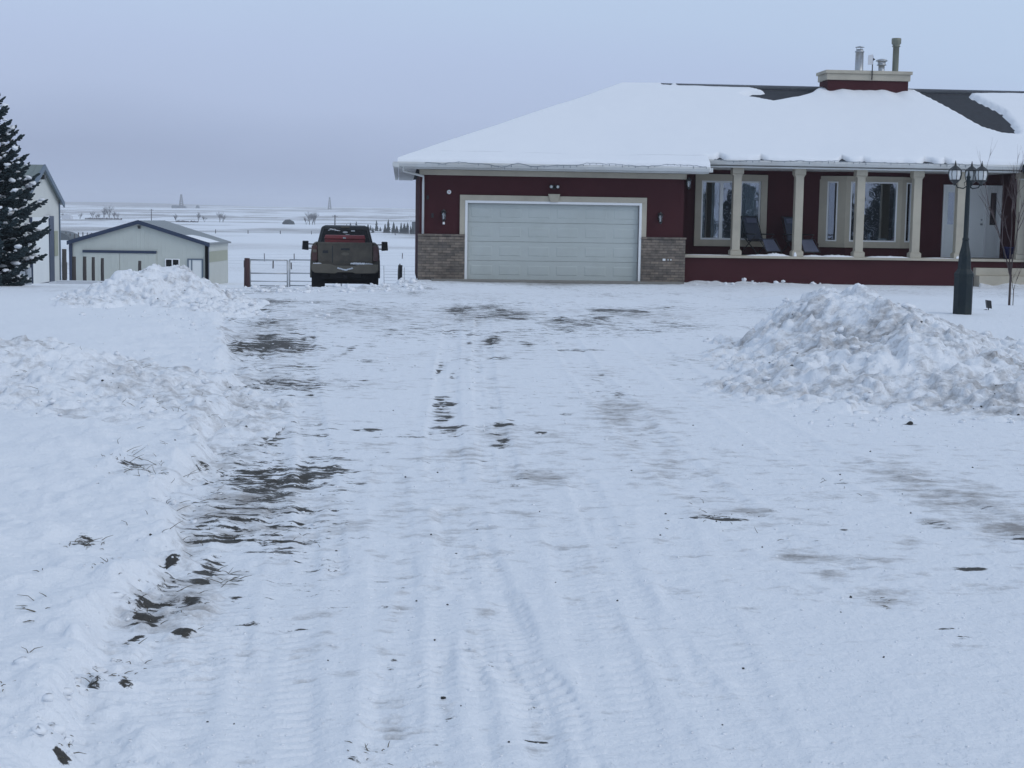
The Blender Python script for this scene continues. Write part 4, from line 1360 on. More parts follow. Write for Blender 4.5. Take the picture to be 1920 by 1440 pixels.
def local_box(mb, A_, B_, s0, s1, t0, t1, z0, z1):
    """box along the segment A-B from s0 to s1 metres, depth t0..t1 outward"""
    a = Vector((A_[0], A_[1], 0)); b = Vector((B_[0], B_[1], 0)); d = (b - a).normalized(); n_ = Vector((d.y, -d.x, 0))
    P = [a + d * s0 + n_ * t1, a + d * s1 + n_ * t1, a + d * s1 + n_ * t0, a + d * s0 + n_ * t0]
    mb.hexa([(p.x, p.y, z0) for p in P], [(p.x, p.y, z1) for p in P])


for A_, B_, kind in planes:
    L = math.hypot(B_[0] - A_[0], B_[1] - A_[1])
    if kind == 'c':
        bd = .14
    else:
        bd = L * .30
    za, zb = bz0b + .10, bz1b - .10
    local_box(bay, A_, B_, 0, bd, -.08, 0, za, zb); local_box(bay, A_, B_, L - bd, L, -.08, 0, za, zb)
    local_box(bay, A_, B_, bd, L - bd, -.08, 0, za, za + .08); local_box(bay, A_, B_, bd, L - bd, -.08, 0, zb - .06, zb)
    za += .08; zb -= .06
    local_box(fr2, A_, B_, bd, bd + .04, -.06, .012, za, zb); local_box(fr2, A_, B_, L - bd - .04, L - bd, -.06, .012, za, zb)
    local_box(fr2, A_, B_, bd + .04, L - bd - .04, -.06, .012, za, za + .04); local_box(fr2, A_, B_, bd + .04, L - bd - .04, -.06, .012, zb - .04, zb)
    local_box(gl2, A_, B_, bd + .03, L - bd - .03, -.03, -.025, za + .03, zb - .03)
    if kind == 'c':
        mu = U(1608, bv, 400) - bc0
        local_box(bay, A_, B_, mu - .03, mu + .03, -.07, .004, za, zb)
bayo = sub(house, 'bay_window', bay, M['cream'], .005)
fr2.build('frame', M['white'], bayo); gl2.build('pane', M['glass'], bayo)
bu = MB(); bu.prism([(bayu0 + .1, VW - .003), (bc0 + .05, bv + .03), (bc1 - .05, bv + .03), (bayu1 - .1, VW - .003)], bz1b, zpt - .002, 'z')
bu.build('bay_head', M['stucco'], bayo)
bu = MB(); bu.prism([(bayu0 + .1, VW - .003), (bc0 + .05, bv + .05), (bc1 - .05, bv + .05), (bayu1 - .1, VW - .003)], zfl, bz0b, 'z')
bu.build('bay_base', M['stucco'], bayo)
sb_ = MB(); sb_.box(bc0, bc1, bv + .1, bv + .5, bz0b + .10, bz0b + .13)
sb_.build('sill', M['white'], bayo)
zs = bz0b + .131
cu = U(1676, bv + .3, 440)
curtain(cu, cu + .2, bz0b + .14, bz1b - .2, bv + .45, bayo, 4, .02)
cb = MB(); a = U(1646, bv + .2, 450); cb.box(a - .0, a + .27, bv + .15, bv + .25, zs, zs + .15)
t_ = empty('display_box', (0, 0, 0)); bpy.data.objects.remove(t_)


def world_h(u, v, z):
    return HO + HU * u + HV * v + Vector((0, 0, z))


def hthing(name, mb, m, u, v, z, label, cat, group=None, bevel=0.0):
    o = mb.build(name, m, None, bevel)
    o.location = world_h(u, v, z); o.rotation_euler = (0, 0, YAW)
    return tag(o, label, cat, group)


q = MB().box(-.14, .14, -.05, .05, 0, .15)
hthing('card_box', q, M['card'], U(1653, bv + .2, 450), bv + .2, zs, 'small white box on the bay window sill', 'box', None, .006)
q = MB().box(-.10, .10, -.05, .05, 0, .13); q.box(-.06, .02, -.04, .04, .13, .19)
hthing('pink_box', q, M['pink'], U(1676, bv + .2, 450), bv + .2, zs, 'pinkish striped box on the bay window sill beside the white box', 'box', None, .004)
q = MB(); q.lathe(0, 0, [(.05, 0), (.07, .02), (.075, .10), (.03, .17), (.05, .20), (.045, .26), (.015, .28)], 12)
for s_ in (-1, 1):
    q.tube([(s_ * .03, 0, .25), (s_ * .045, 0, .33)], [.02, .004], 6)
hthing('cat_figurine', q, M['greywhite'], U(1629, bv + .2, 450), bv + .22, zs, 'grey white cat figurine on the bay window sill', 'figurine')

# entry door with sidelights
en0, en1, ez0, ez1 = en
ez0 = zfl
jm = MB()
frame(jm, en0 + .002, en1 - .002, ez0 + .0, ez1 - .002, .05, VW - .05, VW + .06)
dl0, dl1 = U(1797, VW, 420), U(1845, VW, 420)
jm.box(dl0 - .05, dl0, VW - .05, VW + .06, ez0 + .05, ez1 - .05); jm.box(dl1, dl1 + .05, VW - .05, VW + .06, ez0 + .05, ez1 - .05)
ent = sub(house, 'entry_door', jm, M['white'], .005)
d_ = MB(); d_.box(dl0 + .004, dl1 - .004, VW - .01, VW + .04, ez0 + .054, ez1 - .054)
dd = d_.build('door_slab', M['barndoor'], ent, .004)
k_ = MB()
k_.tube([(dl1 - .09, VW - .011, ez0 + 1.0), (dl1 - .09, VW - .06, ez0 + 1.0)], [.035, .028], 10)
k_.build('door_knob', M['galv'], ent)
k_ = MB(); k_.tube([(dl1 - .09, VW - .011, ez0 + 1.13), (dl1 - .09, VW - .04, ez0 + 1.13)], [.032, .026], 10)
k_.build('door_lock', M['galv'], ent)
for (a, b) in ((en0 + .052, dl0 - .052), (dl1 + .052, en1 - .052)):
    s_ = MB()
    m_ = (a + b) / 2; wg = .095
    wall_cells(s_, a, b, ez0 + .054, ez1 - .054, VW - .005, VW + .035, [(m_ - wg, m_ + wg, ez0 + .98, ez1 - .22)])
    so_ = s_.build('sidelight', M['barndoor'], ent, .003)
    f_ = MB(); frame(f_, m_ - wg - .02, m_ + wg + .02, ez0 + .96, ez1 - .20, .035, VW - .014, VW - .0055)
    f_.box(m_ - .006, m_ + .006, VW - .012, VW - .006, ez0 + 1.0, ez1 - .24)
    g_ = MB(); g_.box(m_ - wg + .001, m_ + wg - .001, VW + .005, VW + .01, ez0 + .981, ez1 - .221)
    g_.build('sidelight_glass', M['glass'], ent)
# mat and navy tub by the door
q = MB(); q.lathe(0, 0, [(.16, 0), (.20, .30), (.215, .31), (.215, .34), (.15, .35)], 14)
hthing('plant_tub', q, M['navy'], U(1893, 1.2, 470), 1.2, zfl, 'navy blue tub on the porch right of the entry door', 'tub')


# reclining chairs on the porch
def recliner(label):
    r_ = empty('reclining_chair', (0, 0, 0), 0, label, 'chair', 'reclining chairs on the porch')
    back = MB(); back.hexa([(-.26, .10, .42), (.26, .10, .42), (.26, .13, .42), (-.26, .13, .42)], [(-.24, .42, 1.12), (.24, .42, 1.12), (.24, .45, 1.12), (-.24, .45, 1.12)])
    back.build('backrest', M['fabric'], r_, .01)
    hd_ = MB(); hd_.hexa([(-.19, .29, .94), (.19, .29, .94), (.19, .38, .94), (-.19, .38, .94)], [(-.19, .355, 1.08), (.19, .355, 1.08), (.19, .44, 1.08), (-.19, .44, 1.08)])
    hd_.build('headrest', M['fabric2'], r_, .02)
    se = MB(); se.hexa([(-.26, -.42, .47), (.26, -.42, .47), (.26, .10, .40), (-.26, .10, .40)], [(-.26, -.42, .50), (.26, -.42, .50), (.26, .10, .43), (-.26, .10, .43)])
    se.build('seat', M['fabric'], r_, .01)
    lg = MB(); lg.hexa([(-.25, -.78, .14), (.25, -.78, .14), (.25, -.75, .14), (-.25, -.75, .14)], [(-.20, -.50, .47), (.20, -.50, .47), (.20, -.47, .47), (-.20, -.47, .47)])
    lg.build('leg_rest', M['fabric2'], r_, .02)
    fm = MB()
    for s_ in (-1, 1):
        fm.tube([(s_ * .29, .46, 1.13), (s_ * .29, .12, .42), (s_ * .29, -.44, .49), (s_ * .26, -.80, .12)], .014, 6)
        fm.tube([(s_ * .32, -.50, .01), (s_ * .32, .30, .56)], .014, 6)
        fm.tube([(s_ * .32, .45, .01), (s_ * .32, -.30, .56)], .014, 6)
    fm.tube([(-.29, .46, 1.13), (.29, .46, 1.13)], .014, 6); fm.tube([(-.32, -.5, .012), (.32, -.5, .012)], .014, 6); fm.tube([(-.32, .45, .012), (.32, .45, .012)], .014, 6)
    fm.tube([(-.26, -.80, .12), (.26, -.80, .12)], .014, 6)
    fm.build('chair_frame', M['iron'], r_)
    for s_ in (-1, 1):
        ar = MB(); ar.box(s_ * .28, s_ * .36, -.32, .25, .60, .635)
        ar.build('armrest', M['iron'], r_, .01)
    return r_


c1 = recliner('dark reclining chair under the three light window')
c1.location = world_h(U(1420, 1.45, 470), 1.45, zfl - .01); c1.rotation_euler = (0, 0, YAW + math.radians(24))
c2 = copy_tree(c1)
c2['label'] = 'dark reclining chair half hidden by the second porch post'
c2.location = world_h(U(1495, 1.45, 470), 1.45, zfl - .01); c2.rotation_euler = (0, 0, YAW + math.radians(18))


# icicle string lights
def string_lights(pxs, pys, v, label, seed):
    R = random.Random(seed)
    q = MB()
    pts = []
    for (a, b) in zip(pxs, pys):
        u, z = hp(a, b, v); pts.append((u, z))
    u = pts[0][0]; line = []
    while u < pts[-1][0]:
        z = np.interp(u, [p[0] for p in pts], [p[1] for p in pts]) + R.uniform(-.012, .012)
        line.append((u, v, z)); u += .09
    q.tube(line, .006, 4)
    for i in range(0, len(line), 2):
        if R.random() < .75:
            L = R.choice([.03, .05, .07])
            x, y, z = line[i]
            q.tube([(x, y, z), (x + .004, y - .004, z - L)], [.004, .008], 4)
    o = q.build('string_lights', M['bluegrey'])
    o.location = HO; o.rotation_euler = (0, 0, YAW)
    tag(o, label, 'string lights', 'icicle lights along the eaves')


string_lights([798, 830, 842, 862, 880, 915, 940, 970, 1000, 1035, 1060, 1092, 1096, 1150, 1210, 1260, 1300, 1328], [304, 307, 305, 304, 306, 308, 314, 306, 313, 310, 310, 309, 306, 308, 312, 308, 311, 313], -.74, 'icicle light string along the garage eave', 3)
string_lights([1340, 1380, 1400, 1430, 1470, 1500, 1520, 1570, 1620, 1700, 1760, 1800, 1840], [298, 303, 301, 300, 303, 301, 303, 302, 304, 306, 307, 308, 310], VP - .14, 'icicle light string along the porch eave', 4)

# chimney
ch = MB()
cv0, cv1 = VR - .55, VR + .45
czt = Zh(1625, 151, cv0)
ch.box(chu0, chu1, cv0, cv1, ZR - .6, czt)
chim = sub(house, 'chimney', ch, M['stucco'], .01)
cc_ = MB(); e1, e2 = Zh(1625, 139, cv0), Zh(1625, 134, cv0)
cc_.box(chu0 - .05, chu1 + .05, cv0 - .05, cv1 + .05, czt, e1); cc_.box(chu0 - .10, chu1 + .10, cv0 - .10, cv1 + .10, e1, e2 + .02)
cc_.build('cap', M['cream'], chim, .012)
zc = e2 + .02


def flue(name, px, prof, m, v=VR - .1):
    u = U(px, v, 120)
    q = MB(); q.lathe(u, v, [(r, zc + z) for r, z in prof], 16)
    return q.build(name, M[m], chim), u


s_px = 1 / 57.5
flue('flue_pipe', 1611, [(.17, 0), (.135, .05), (.13, .62), (.15, .63), (.15, .66), (.115, .68), (.11, .72)], 'galv')
q = MB(); u = U(1611, VR - .1, 120)
q.lathe(u, VR - .1, [(.005, zc + .83), (.15, zc + .79), (.15, zc + .78), (.01, zc + .785)], 14)
for k in range(3):
    a = k * 2.1 + .5; q.tube([(u + .1 * math.cos(a), VR - .1 + .1 * math.sin(a), zc + .68), (u + .1 * math.cos(a), VR - .1 + .1 * math.sin(a), zc + .79)], .008, 4)
q.build('rain_cap', M['galv'], chim)
flue('vent_pipe', 1653, [(.15, 0), (.13, .03), (.10, .05), (.10, .22), (.16, .23), (.15, .25), (.12, .27), (.13, .34), (.19, .36), (.17, .40), (.08, .43), (.01, .44)], 'galv')
flue('tall_flue', 1679, [(.11, 0), (.10, .04), (.10, .82), (.13, .83), (.13, .86), (.10, .87), (.15, .93), (.155, 1.08), (.14, 1.10), (.02, 1.11)], 'olive')
# antenna: separate thing on a mast
an = empty('antenna', world_h(U(1636, cv0 - .12, 120), cv0 - .12, zc - .25), YAW, 'flat white panel antenna on a thin mast at the chimney', 'antenna')
q = MB(); q.tube([(0, 0, -.05), (0, 0, .72)], .018, 8); q.tube([(0, 0, .0), (0, .12, .0)], .012, 6); q.tube([(0, 0, .4), (-.06, .0, .62)], .006, 5); q.build('mast', M['iron'], an)
q = MB(); q.hexa([(-.17, -.08, .42), (.0, -.03, .44), (.0, -.005, .44), (-.17, -.055, .42)], [(-.17, -.08, .72), (.0, -.03, .76), (.0, -.005, .76), (-.17, -.055, .72)]); q.build('panel', M['greywhite'], an, .006)
q = MB(); q.prism([(.02, .56), (.08, .60), (.02, .64)], -.03, .03, 'y'); q.build('bracket', M['iron'], an)

# ------------------------------------------------------------------ pickup truck
tb = atY(647, 551, 45.6)
tz = gz(tb.x, 47.5)
truck = empty('pickup_truck', (tb.x, 45.6, tz), math.radians(6.3), 'muddy dark pickup truck seen from behind beside the garage', 'pickup truck')
b = MB()
sec = [(-.96, .62), (-1.015, .80), (-1.02, 1.10), (-.985, 1.36), (-.93, 1.47), (-.85, 1.485), (-.85, .70), (.85, .70), (.85, 1.485), (.93, 1.47), (.985, 1.36), (1.02, 1.10), (1.015, .80), (.96, .62)]
b.prism(sec, .10, 2.35, 'y')
for s_ in (-1, 1):
    b.prism([(s_ * .85, .70), (s_ * .96, .62), (s_ * 1.015, .80), (s_ * .99, 1.25), (s_ * .85, 1.25)][::s_], 2.36, 6.0, 'y')
b.prism([(-.80, .70), (.80, .70), (.94, 1.20), (.80, 1.30), (-.80, 1.30), (-.94, 1.20)], 4.9, 6.15, 'y')
for s_ in (-1, 1):     # flared arches
    for yc in (1.35, 4.95):
        arc = [(yc + .56 * math.cos(t), .42 + .56 * math.sin(t)) for t in [math.pi * k / 10 for k in range(11)]] + [(yc + .47 * math.cos(t), .42 + .47 * math.sin(t)) for t in [math.pi * (10 - k) / 10 for k in range(11)]]
        b.prism(arc, s_ * .93, s_ * 1.05, 'x')
sub(truck, 'body', b, M['truck'], .015)
c = MB()
for y0, y1, wb, wt, zb, zt in ((2.42, 5.2, .92, .735, 1.24, 1.93),):
    c.hexa([(-wb, y0, 1.20), (wb, y0, 1.20), (wb, y1, 1.20), (-wb, y1, 1.20)], [(-wt, y0 + .22, zt), (wt, y0 + .22, zt), (wt, y1 - .85, zt), (-wt, y1 - .85, zt)])
c.hexa([(-.92, 2.42, .65), (.92, 2.42, .65), (.92, 5.2, .65), (-.92, 5.2, .65)], [(-.925, 2.42, 1.2), (.925, 2.42, 1.2), (.925, 5.2, 1.2), (-.925, 5.2, 1.2)])
c.hexa([(-.735, 2.64, 1.93), (.735, 2.64, 1.93), (.735, 4.35, 1.93), (-.735, 4.35, 1.93)], [(-.62, 2.75, 1.985), (.62, 2.75, 1.985), (.62, 4.2, 1.985), (-.62, 4.2, 1.985)])
sub(truck, 'cab', c, M['truckdark'], .03, seg=3)


def rearpt(x, z, off=.012):
    t = (z - 1.20) / .73
    return (x, 2.42 + .22 * t - off, z)


q = MB(); q.add([rearpt(-.80, 1.30), rearpt(.80, 1.30), rearpt(.66, 1.87), rearpt(-.66, 1.87)], [(0, 1, 2, 3)]); rw = q.build('rear_window', M['tglass'], truck)
q = MB(); q.box(-.13, .13, 2.60, 2.66, 1.905, 1.95); q.build('brake_light', M['bumper'], truck, .01)
q = MB(); q.add([rearpt(.18, 1.80, .016), rearpt(.30, 1.80, .016), rearpt(.30, 1.84, .016), rearpt(.18, 1.84, .016)], [(0, 1, 2, 3)])
q.build('window_sticker', M['sticker'], rw); q = MB()
q.add([rearpt(.05 + .08 * math.cos(k * .63) - .05, 1.775 + .028 * math.sin(k * .63), .017) for k in range(10)], [tuple(range(10))])
q.build('window_sticker', M['sticker'], rw); q = MB()
q.add([rearpt(.02, 1.70, .016), rearpt(.14, 1.70, .016), rearpt(.12, 1.715, .016), rearpt(.0, 1.715, .016)], [(0, 1, 2, 3)])
q.build('window_sticker', M['sticker'], rw)
q = MB()
for (x, z, r_) in ((-.44, 1.86, .06), (-.36, 1.85, .06), (-.30, 1.83, .05), (-.24, 1.82, .05), (-.18, 1.815, .04), (-.50, 1.83, .035)):
    p_ = rearpt(x, z, .02); q.blob(p_, r_, rnd, squash=.35)
q.build('window_snow', M['snow'], rw)
tg = MB()
tg.box(-.80, .80, .03, .11, .78, 1.47); tg.box(-.80, .80, .015, .12, 1.44, 1.50)
tg.box(-.72, .72, .022, .03, .93, 1.36)
tgo = sub(truck, 'tailgate', tg, M['truck'], .012)
q = MB(); q.box(-.13, .13, .005, .02, 1.27, 1.33); q.build('tailgate_handle', M['badge'], tgo, .008)
q = MB(); q.add([(.0 + .115 * math.cos(k * .393), .0, 1.16 + .045 * math.sin(k * .393)) for k in range(16)] + [(.0 + .115 * math.cos(k * .393), .022, 1.16 + .045 * math.sin(k * .393)) for k in range(16)],
             [tuple(range(16))] + [(k, k + 16, (k + 1) % 16 + 16, (k + 1) % 16) for k in range(16)]); q.build('oval_emblem', M['bumper'], tgo)
q = MB(); q.box(-.66, -.50, .010, .022, 1.18, 1.26); q.box(-.385, -.365, .012, .022, .90, 1.40); q.build('badge', M['badge'], tgo)
for s_ in (-1, 1):
    q = MB(); q.box(s_ * .82, s_ * .985, .05, .20, .95, 1.40); q.build('tail_light', M['tail'], truck, .015)
    if s_ > 0: continue
    q2 = MB(); q2.box(s_ * .84, s_ * .95, .035, .049, 1.20, 1.28); q2.build('reverse_light', M['bumper'], truck, .008)
bp_ = MB()
prof = [(-.98, .70), (-.90, .60), (-.30, .585), (-.22, .62), (.22, .62), (.30, .585), (.90, .60), (.98, .70), (.98, .86), (.45, .87), (.30, .82), (-.30, .82), (-.45, .87), (-.98, .86)]
bp_.prism(prof, -.14, .03, 'y')
bpo = sub(truck, 'bumper', bp_, M['bumper'], .02, seg=3)
q = MB()
for k in range(12):
    x = .18 + k * .055; q.blob((x, -.06, .88 - .002 * k), .045 + .025 * math.sin(k / 11 * 3.14), rnd, squash=.6)
for k in range(5):
    q.blob((-.92 + k * .05, -.05, .87), .035, rnd, squash=.6)
for k in range(10):
    q.blob((-.20 + k * .045, -.15, .69 + .012 * abs(k - 4.5)), .035, rnd, squash=.7)
tag(q.build('bumper_snow', M['snow'], bpo), kind='stuff')
un = MB(); un.box(-.45, .45, .1, 5.9, .45, .62); un.box(-.80, .80, 1.30, 1.42, .36, .48); un.tube([(-.22, 1.36, .42), (.22, 1.36, .42)], .15, 12)
un.box(-.70, .70, 1.0, 2.6, .24, .60); un.box(-.66, .66, .35, 1.0, .40, .62); un.box(-.06, .06, -.16, .3, .44, .53); un.box(-.85, .85, .2, .35, .56, .68)  # wide low boxes added to fill in the dark shade beneath the truck
un.tube([(.55, .15, .50), (.55, 2.5, .52)], .04, 8)
sub(truck, 'chassis_shade_fill', un, M['under'], .01)
for s_ in (-1, 1):
    q = MB(); q.box(s_ * .60, s_ * 1.0, .72, .74, .16, .66); sub(truck, 'added_mud_flap', q, M['under'], .004)  # flaps added to darken the pale gap behind the rear tyres
for s_ in (-1, 1):
    for yc in (1.35, 4.95):
        q = MB()
        x0 = s_ * .72; x1 = s_ * 1.0
        pts = [(x0, .33), (x0 + s_ * .02, .40), (x0 + s_ * .05, .42), (x1 - s_ * .05, .42), (x1 - s_ * .02, .40), (x1, .33)]
        n_ = 28; vs = []; fs = []
        for (x, r_) in [(x0, .20)] + pts + [(x1, .20)]:
            for k in range(n_):
                a = 2 * math.pi * k / n_; vs.append((x, yc + r_ * math.cos(a), .42 + r_ * math.sin(a)))
        for i in range(7):
            for k in range(n_):
                k2 = (k + 1) % n_; fs.append((i * n_ + k, i * n_ + k2, (i + 1) * n_ + k2, (i + 1) * n_ + k))
        q.add(vs, fs, True)
        wo_ = q.build('wheel', M['tyre'], truck)
        q = MB(); q.tube([(x0 + s_ * .04, yc, .42), (x1 - s_ * .03, yc, .42)], .205, 18); q.build('rim', M['bumper'], wo_)
for s_ in (-1, 1):
    q = MB()
    q.hexa([(s_ * 1.17 - .0, 4.18, 1.17), (s_ * 1.38, 4.18, 1.19), (s_ * 1.38, 4.30, 1.19), (s_ * 1.17, 4.30, 1.17)][::1], [(s_ * 1.17, 4.18, 1.47), (s_ * 1.36, 4.18, 1.47), (s_ * 1.36, 4.30, 1.47), (s_ * 1.17, 4.30, 1.47)])
    q.tube([(s_ * .90, 4.25, 1.36), (s_ * 1.18, 4.24, 1.37)], .022, 6); q.tube([(s_ * .92, 4.25, 1.24), (s_ * 1.18, 4.24, 1.23)], .022, 6)
    mo = sub(truck, 'side_mirror', q, M['truckdark'], .02)
    q = MB(); q.box(s_ * 1.19, s_ * 1.34, 4.172, 4.179, 1.20, 1.44); q.build('mirror_glass', M['tglass'], mo)
# red toolbox standing in the bed
tbx = empty('toolbox', truck.matrix_basis @ Vector((0, 1.3, .72)), math.radians(6.3), 'long red toolbox across the bed of the pickup', 'toolbox')
q = MB(); q.box(-.62, .60, -.25, .25, 0, .86); q.build('case', M['redpaint'], tbx, .03)
q = MB(); q.hexa([(-.63, -.27, .862), (.61, -.27, .862), (.61, .27, .862), (-.63, .27, .862)], [(-.60, -.24, .98), (.58, -.24, .98), (.58, .24, .98), (-.60, .24, .98)]); q.build('lid', M['redpaint'], tbx, .02)
q = MB(); q.box(-.07, .02, -.275, -.26, .87, .92); q.build('latch', M['sticker'], tbx, .006)

# ------------------------------------------------------------------ low cream shed
SY = 85.0
sx0, sx1 = atY(133, 455, SY).x, atY(388, 457, SY).x
sxp = (atY(261, 415, SY).x)
se_ = atY(260, 455, SY).z; sp_ = atY(261, 416, SY).z; sg = -2.35
shed = empty('shed', ((sx0 + sx1) / 2, SY, sg), 0, 'low cream metal shed with blue trim and grey gable roof', 'shed')
hw_ = (sx1 - sx0) / 2; he, hpk = se_ - sg, sp_ - sg; SLN = 6.2
q = MB(); q.prism([(-hw_, 0), (hw_, 0), (hw_, he), (0, hpk), (-hw_, he)], 0, SLN, 'y')
sub(shed, 'wall', q, M['siding'])
q = MB(); q.box(hw_ + .002, hw_ + .012, .02, SLN, 0.1, he - .05); sub(shed, 'side_cladding', q, M['siding_side'])
q = MB()
rt = .08
for s_ in (-1, 1):
    dx = hw_ + .18; dz = (hpk - he) / hw_ * .18
    q.hexa([(s_ * dx, -.12, he - dz), (0, -.12, hpk + .0), (0, SLN + .1, hpk + .0), (s_ * dx, SLN + .1, he - dz)] if s_ < 0 else [(0, -.12, hpk), (s_ * dx, -.12, he - dz), (s_ * dx, SLN + .1, he - dz), (0, SLN + .1, hpk)],
           [(s_ * dx, -.12, he - dz + rt), (0, -.12, hpk + rt), (0, SLN + .1, hpk + rt), (s_ * dx, SLN + .1, he - dz + rt)] if s_ < 0 else [(0, -.12, hpk + rt), (s_ * dx, -.12, he - dz + rt), (s_ * dx, SLN + .1, he - dz + rt), (0, SLN + .1, hpk + rt)])
sub(shed, 'roof', q, M['roofgrey'])
q = MB()
for s_ in (-1, 1):
    dx = hw_ + .18; dz = (hpk - he) / hw_ * .18
    q.prism([(s_ * dx, he - dz - .12), (0, hpk - .12), (0, hpk + rt + .02), (s_ * dx, he - dz + rt + .02)][::s_], -.20, -.121, 'y')
    q.box(s_ * hw_ - .09, s_ * hw_ + .09, -.10, -.002, 0, he - .03)
q.box(hw_ - .09, hw_ + .10, -.10, .10, 0, he - .05)
sub(shed, 'trim', q, M['blue'])


def sx(px): return atY(px, 500, SY).x - (sx0 + sx1) / 2


def sz(py, px=260): return atY(px, py, SY).z - sg


q = MB(); q.box(sx(156), sx(294), -.12, -.004, sz(475), sz(470)); sub(shed, 'door_track', q, M['blue'], .01)
q = MB(); q.box(sx(158), sx(225) - .01, -.07, -.004, .05, sz(475)); q.box(sx(225) + .01, sx(293), -.07, -.004, .05, sz(475)); sub(shed, 'sliding_door', q, M['siding'], .008)
q = MB(); a, b_ = sx(352), sx(381); zt_ = sz(485, 366)
frame(q, a, b_, 0.02, zt_, .07, -.08, -.004); q.box(sx(359), sx(361), -.08, -.004, .09, zt_ - .07)
do = sub(shed, 'door', q, M['bluegrey'])
q = MB(); q.box(a + .07, b_ - .07, -.05, -.004, .09, zt_ - .07); q.build('door_leaf', M['barndoor'], do)
q = MB(); a, b_ = sx(310), sx(337); frame(q, a, b_, sz(505, 320), sz(485, 320), .05, -.08, -.004); q.box((a + b_) / 2 - .03, (a + b_) / 2 + .03, -.08, -.004, sz(505, 320) + .05, sz(485, 320) - .05)
wo2 = sub(shed, 'window', q, M['white'])
q = MB(); q.box(a + .05, b_ - .05, -.05, -.004, sz(505, 320) + .05, sz(485, 320) - .05); q.build('pane', M['tglass'], wo2)
q = MB(); q.blob((0.05, -.12, hpk - .28), .09, rnd); sub(shed, 'gable_lamp', q, M['iron'])
q = MB()
us = np.linspace(0, 1, 10)
vs = []; fs = []
for i in range(11):
    for j in range(7):
        x = hw_ - 1.25 + 1.35 * i / 10; y = .05 + 3.6 * j / 6 * (.5 + .5 * i / 10)
        z = hpk - (hpk - he) / hw_ * x + rt + .09 * (math.sin(math.pi * i / 10) * math.sin(math.pi * j / 6)) ** .5 - .01
        vs.append((x, y, z))
for i in range(10):
    for j in range(6):
        fs.append((i * 7 + j, (i + 1) * 7 + j, (i + 1) * 7 + j + 1, i * 7 + j + 1))
q.add(vs, fs, True); sub(shed, 'roof_snow', q, M['snow'])
q = MB(); q.box(hw_ + .014, hw_ + .03, .3, 5.9, he - 1.05, he - .45); sub(shed, 'tarp', q, M['ochre'])

# ------------------------------------------------------------------ tall barn on the left
BN = Vector((-20.8, 65.0, 0)); BF = Vector((-21.5, 73.0, 0))
bdir = (BF - BN).normalized(); bl = (BF - BN).length
brot = math.atan2(bdir.y, bdir.x) - math.pi / 2          # local +y runs along the gable, local -x into the building
bzg = -1.55
barn = empty('barn', (BN.x, BN.y, bzg), brot, 'tall pale metal barn with large white door and blue trim', 'barn')
BI = (Matrix.Translation((BN.x, BN.y, bzg)) @ Matrix.Rotation(brot, 4, 'Z')).inverted()


def bpnt(px, py, x=0.0):
    o_ = BI @ Vector((0, 0, CAM_Z)); d = BI.to_3x3() @ ray(px, py)
    p_ = o_ + d * ((x - o_.x) / d.x)
    return p_.y, p_.z


be = bpnt(112, 380)[1]; bpk = bpnt(76, 313)[1]; yl = bpnt(37, 400)[0]; yr = bpnt(112, 450)[0]
ym = bpnt(76, 313)[0]
yl = 2 * ym - yr
q = MB(); q.prism([(yl, 0), (yr, 0), (yr, be), (ym, bpk), (yl, be)], -16, 0, 'x'); sub(barn, 'wall', q, M['sidingw'])
q = MB()
for s_, ye in ((-1, yl), (1, yr)):
    dd_ = .25; dz = (bpk - be) / (yr - ym) * dd_; yo = ye + s_ * dd_
    P = [(-16.2, yo, be - dz), (.15, yo, be - dz), (.15, ym, bpk), (-16.2, ym, bpk)]
    if s_ > 0: P = P[::-1]
    q.hexa(P, [(x, y, z + .10) for x, y, z in P])
sub(barn, 'roof', q, M['roofgreen'])
q = MB()
dz = (bpk - be) / (yr - ym) * .25
for s_, ye in ((-1, yl), (1, yr)):
    q.prism([(ye + s_ * .25, be - dz - .12), (ym, bpk - .12), (ym, bpk + .12), (ye + s_ * .25, be - dz + .12)], .151, .22, 'x')
q.box(.002, .05, yr - .14, yr, 0, be)
sub(barn, 'trim', q, M['bluegrey'])
dya, dyb = bpnt(57, 500)[0], bpnt(88, 480)[0]; dzt = bpnt(88, 407)[1]; dzb = bpnt(80, 531)[1]
q = MB(); q.box(.004, .10, dya, dyb, .12, dzt); sub(barn, 'door', q, M['barndoor'])
q = MB(); yb2 = bpnt(96.5, 480)[0]; q.box(.004, .14, dyb, yb2, 0, dzt + .05); q.box(.004, .12, dya, dyb, 0, .115); q.box(.004, .12, dya - .08, dya, 0, dzt); sub(barn, 'door_trim', q, M['blue'])
q = MB(); wa, wb_ = bpnt(101, 460)[0], bpnt(107, 460)[0]; q.box(.004, .05, wa, wb_, bpnt(104, 480)[1], bpnt(104, 433)[1])
wo3 = sub(barn, 'window', q, M['ochre'])
q = MB(); q.box(.02, .20, ym - .15, ym + .15, bpk - .55, bpk - .35); sub(barn, 'gable_lamp', q, M['iron'])

# boards / low wall by the barn foot
q = MB()
for k, px in enumerate((32, 40, 45, 55)):
    p_ = atY(px, 530, 60); q.box(p_.x - .05, p_.x + .05, 60, 60.1, terrain(np.array(p_.x), np.array(60.)) - .2, p_.z + .55)
pa, pb2 = atY(28, 530, 60).x, atY(57, 530, 60).x
q.box(pa, pb2, 60.11, 60.15, -1.3, .0 - .45)
tag(q.build('board_fence', M['galv']), 'short grey board fence at the barn foot behind the spruce', 'fence')


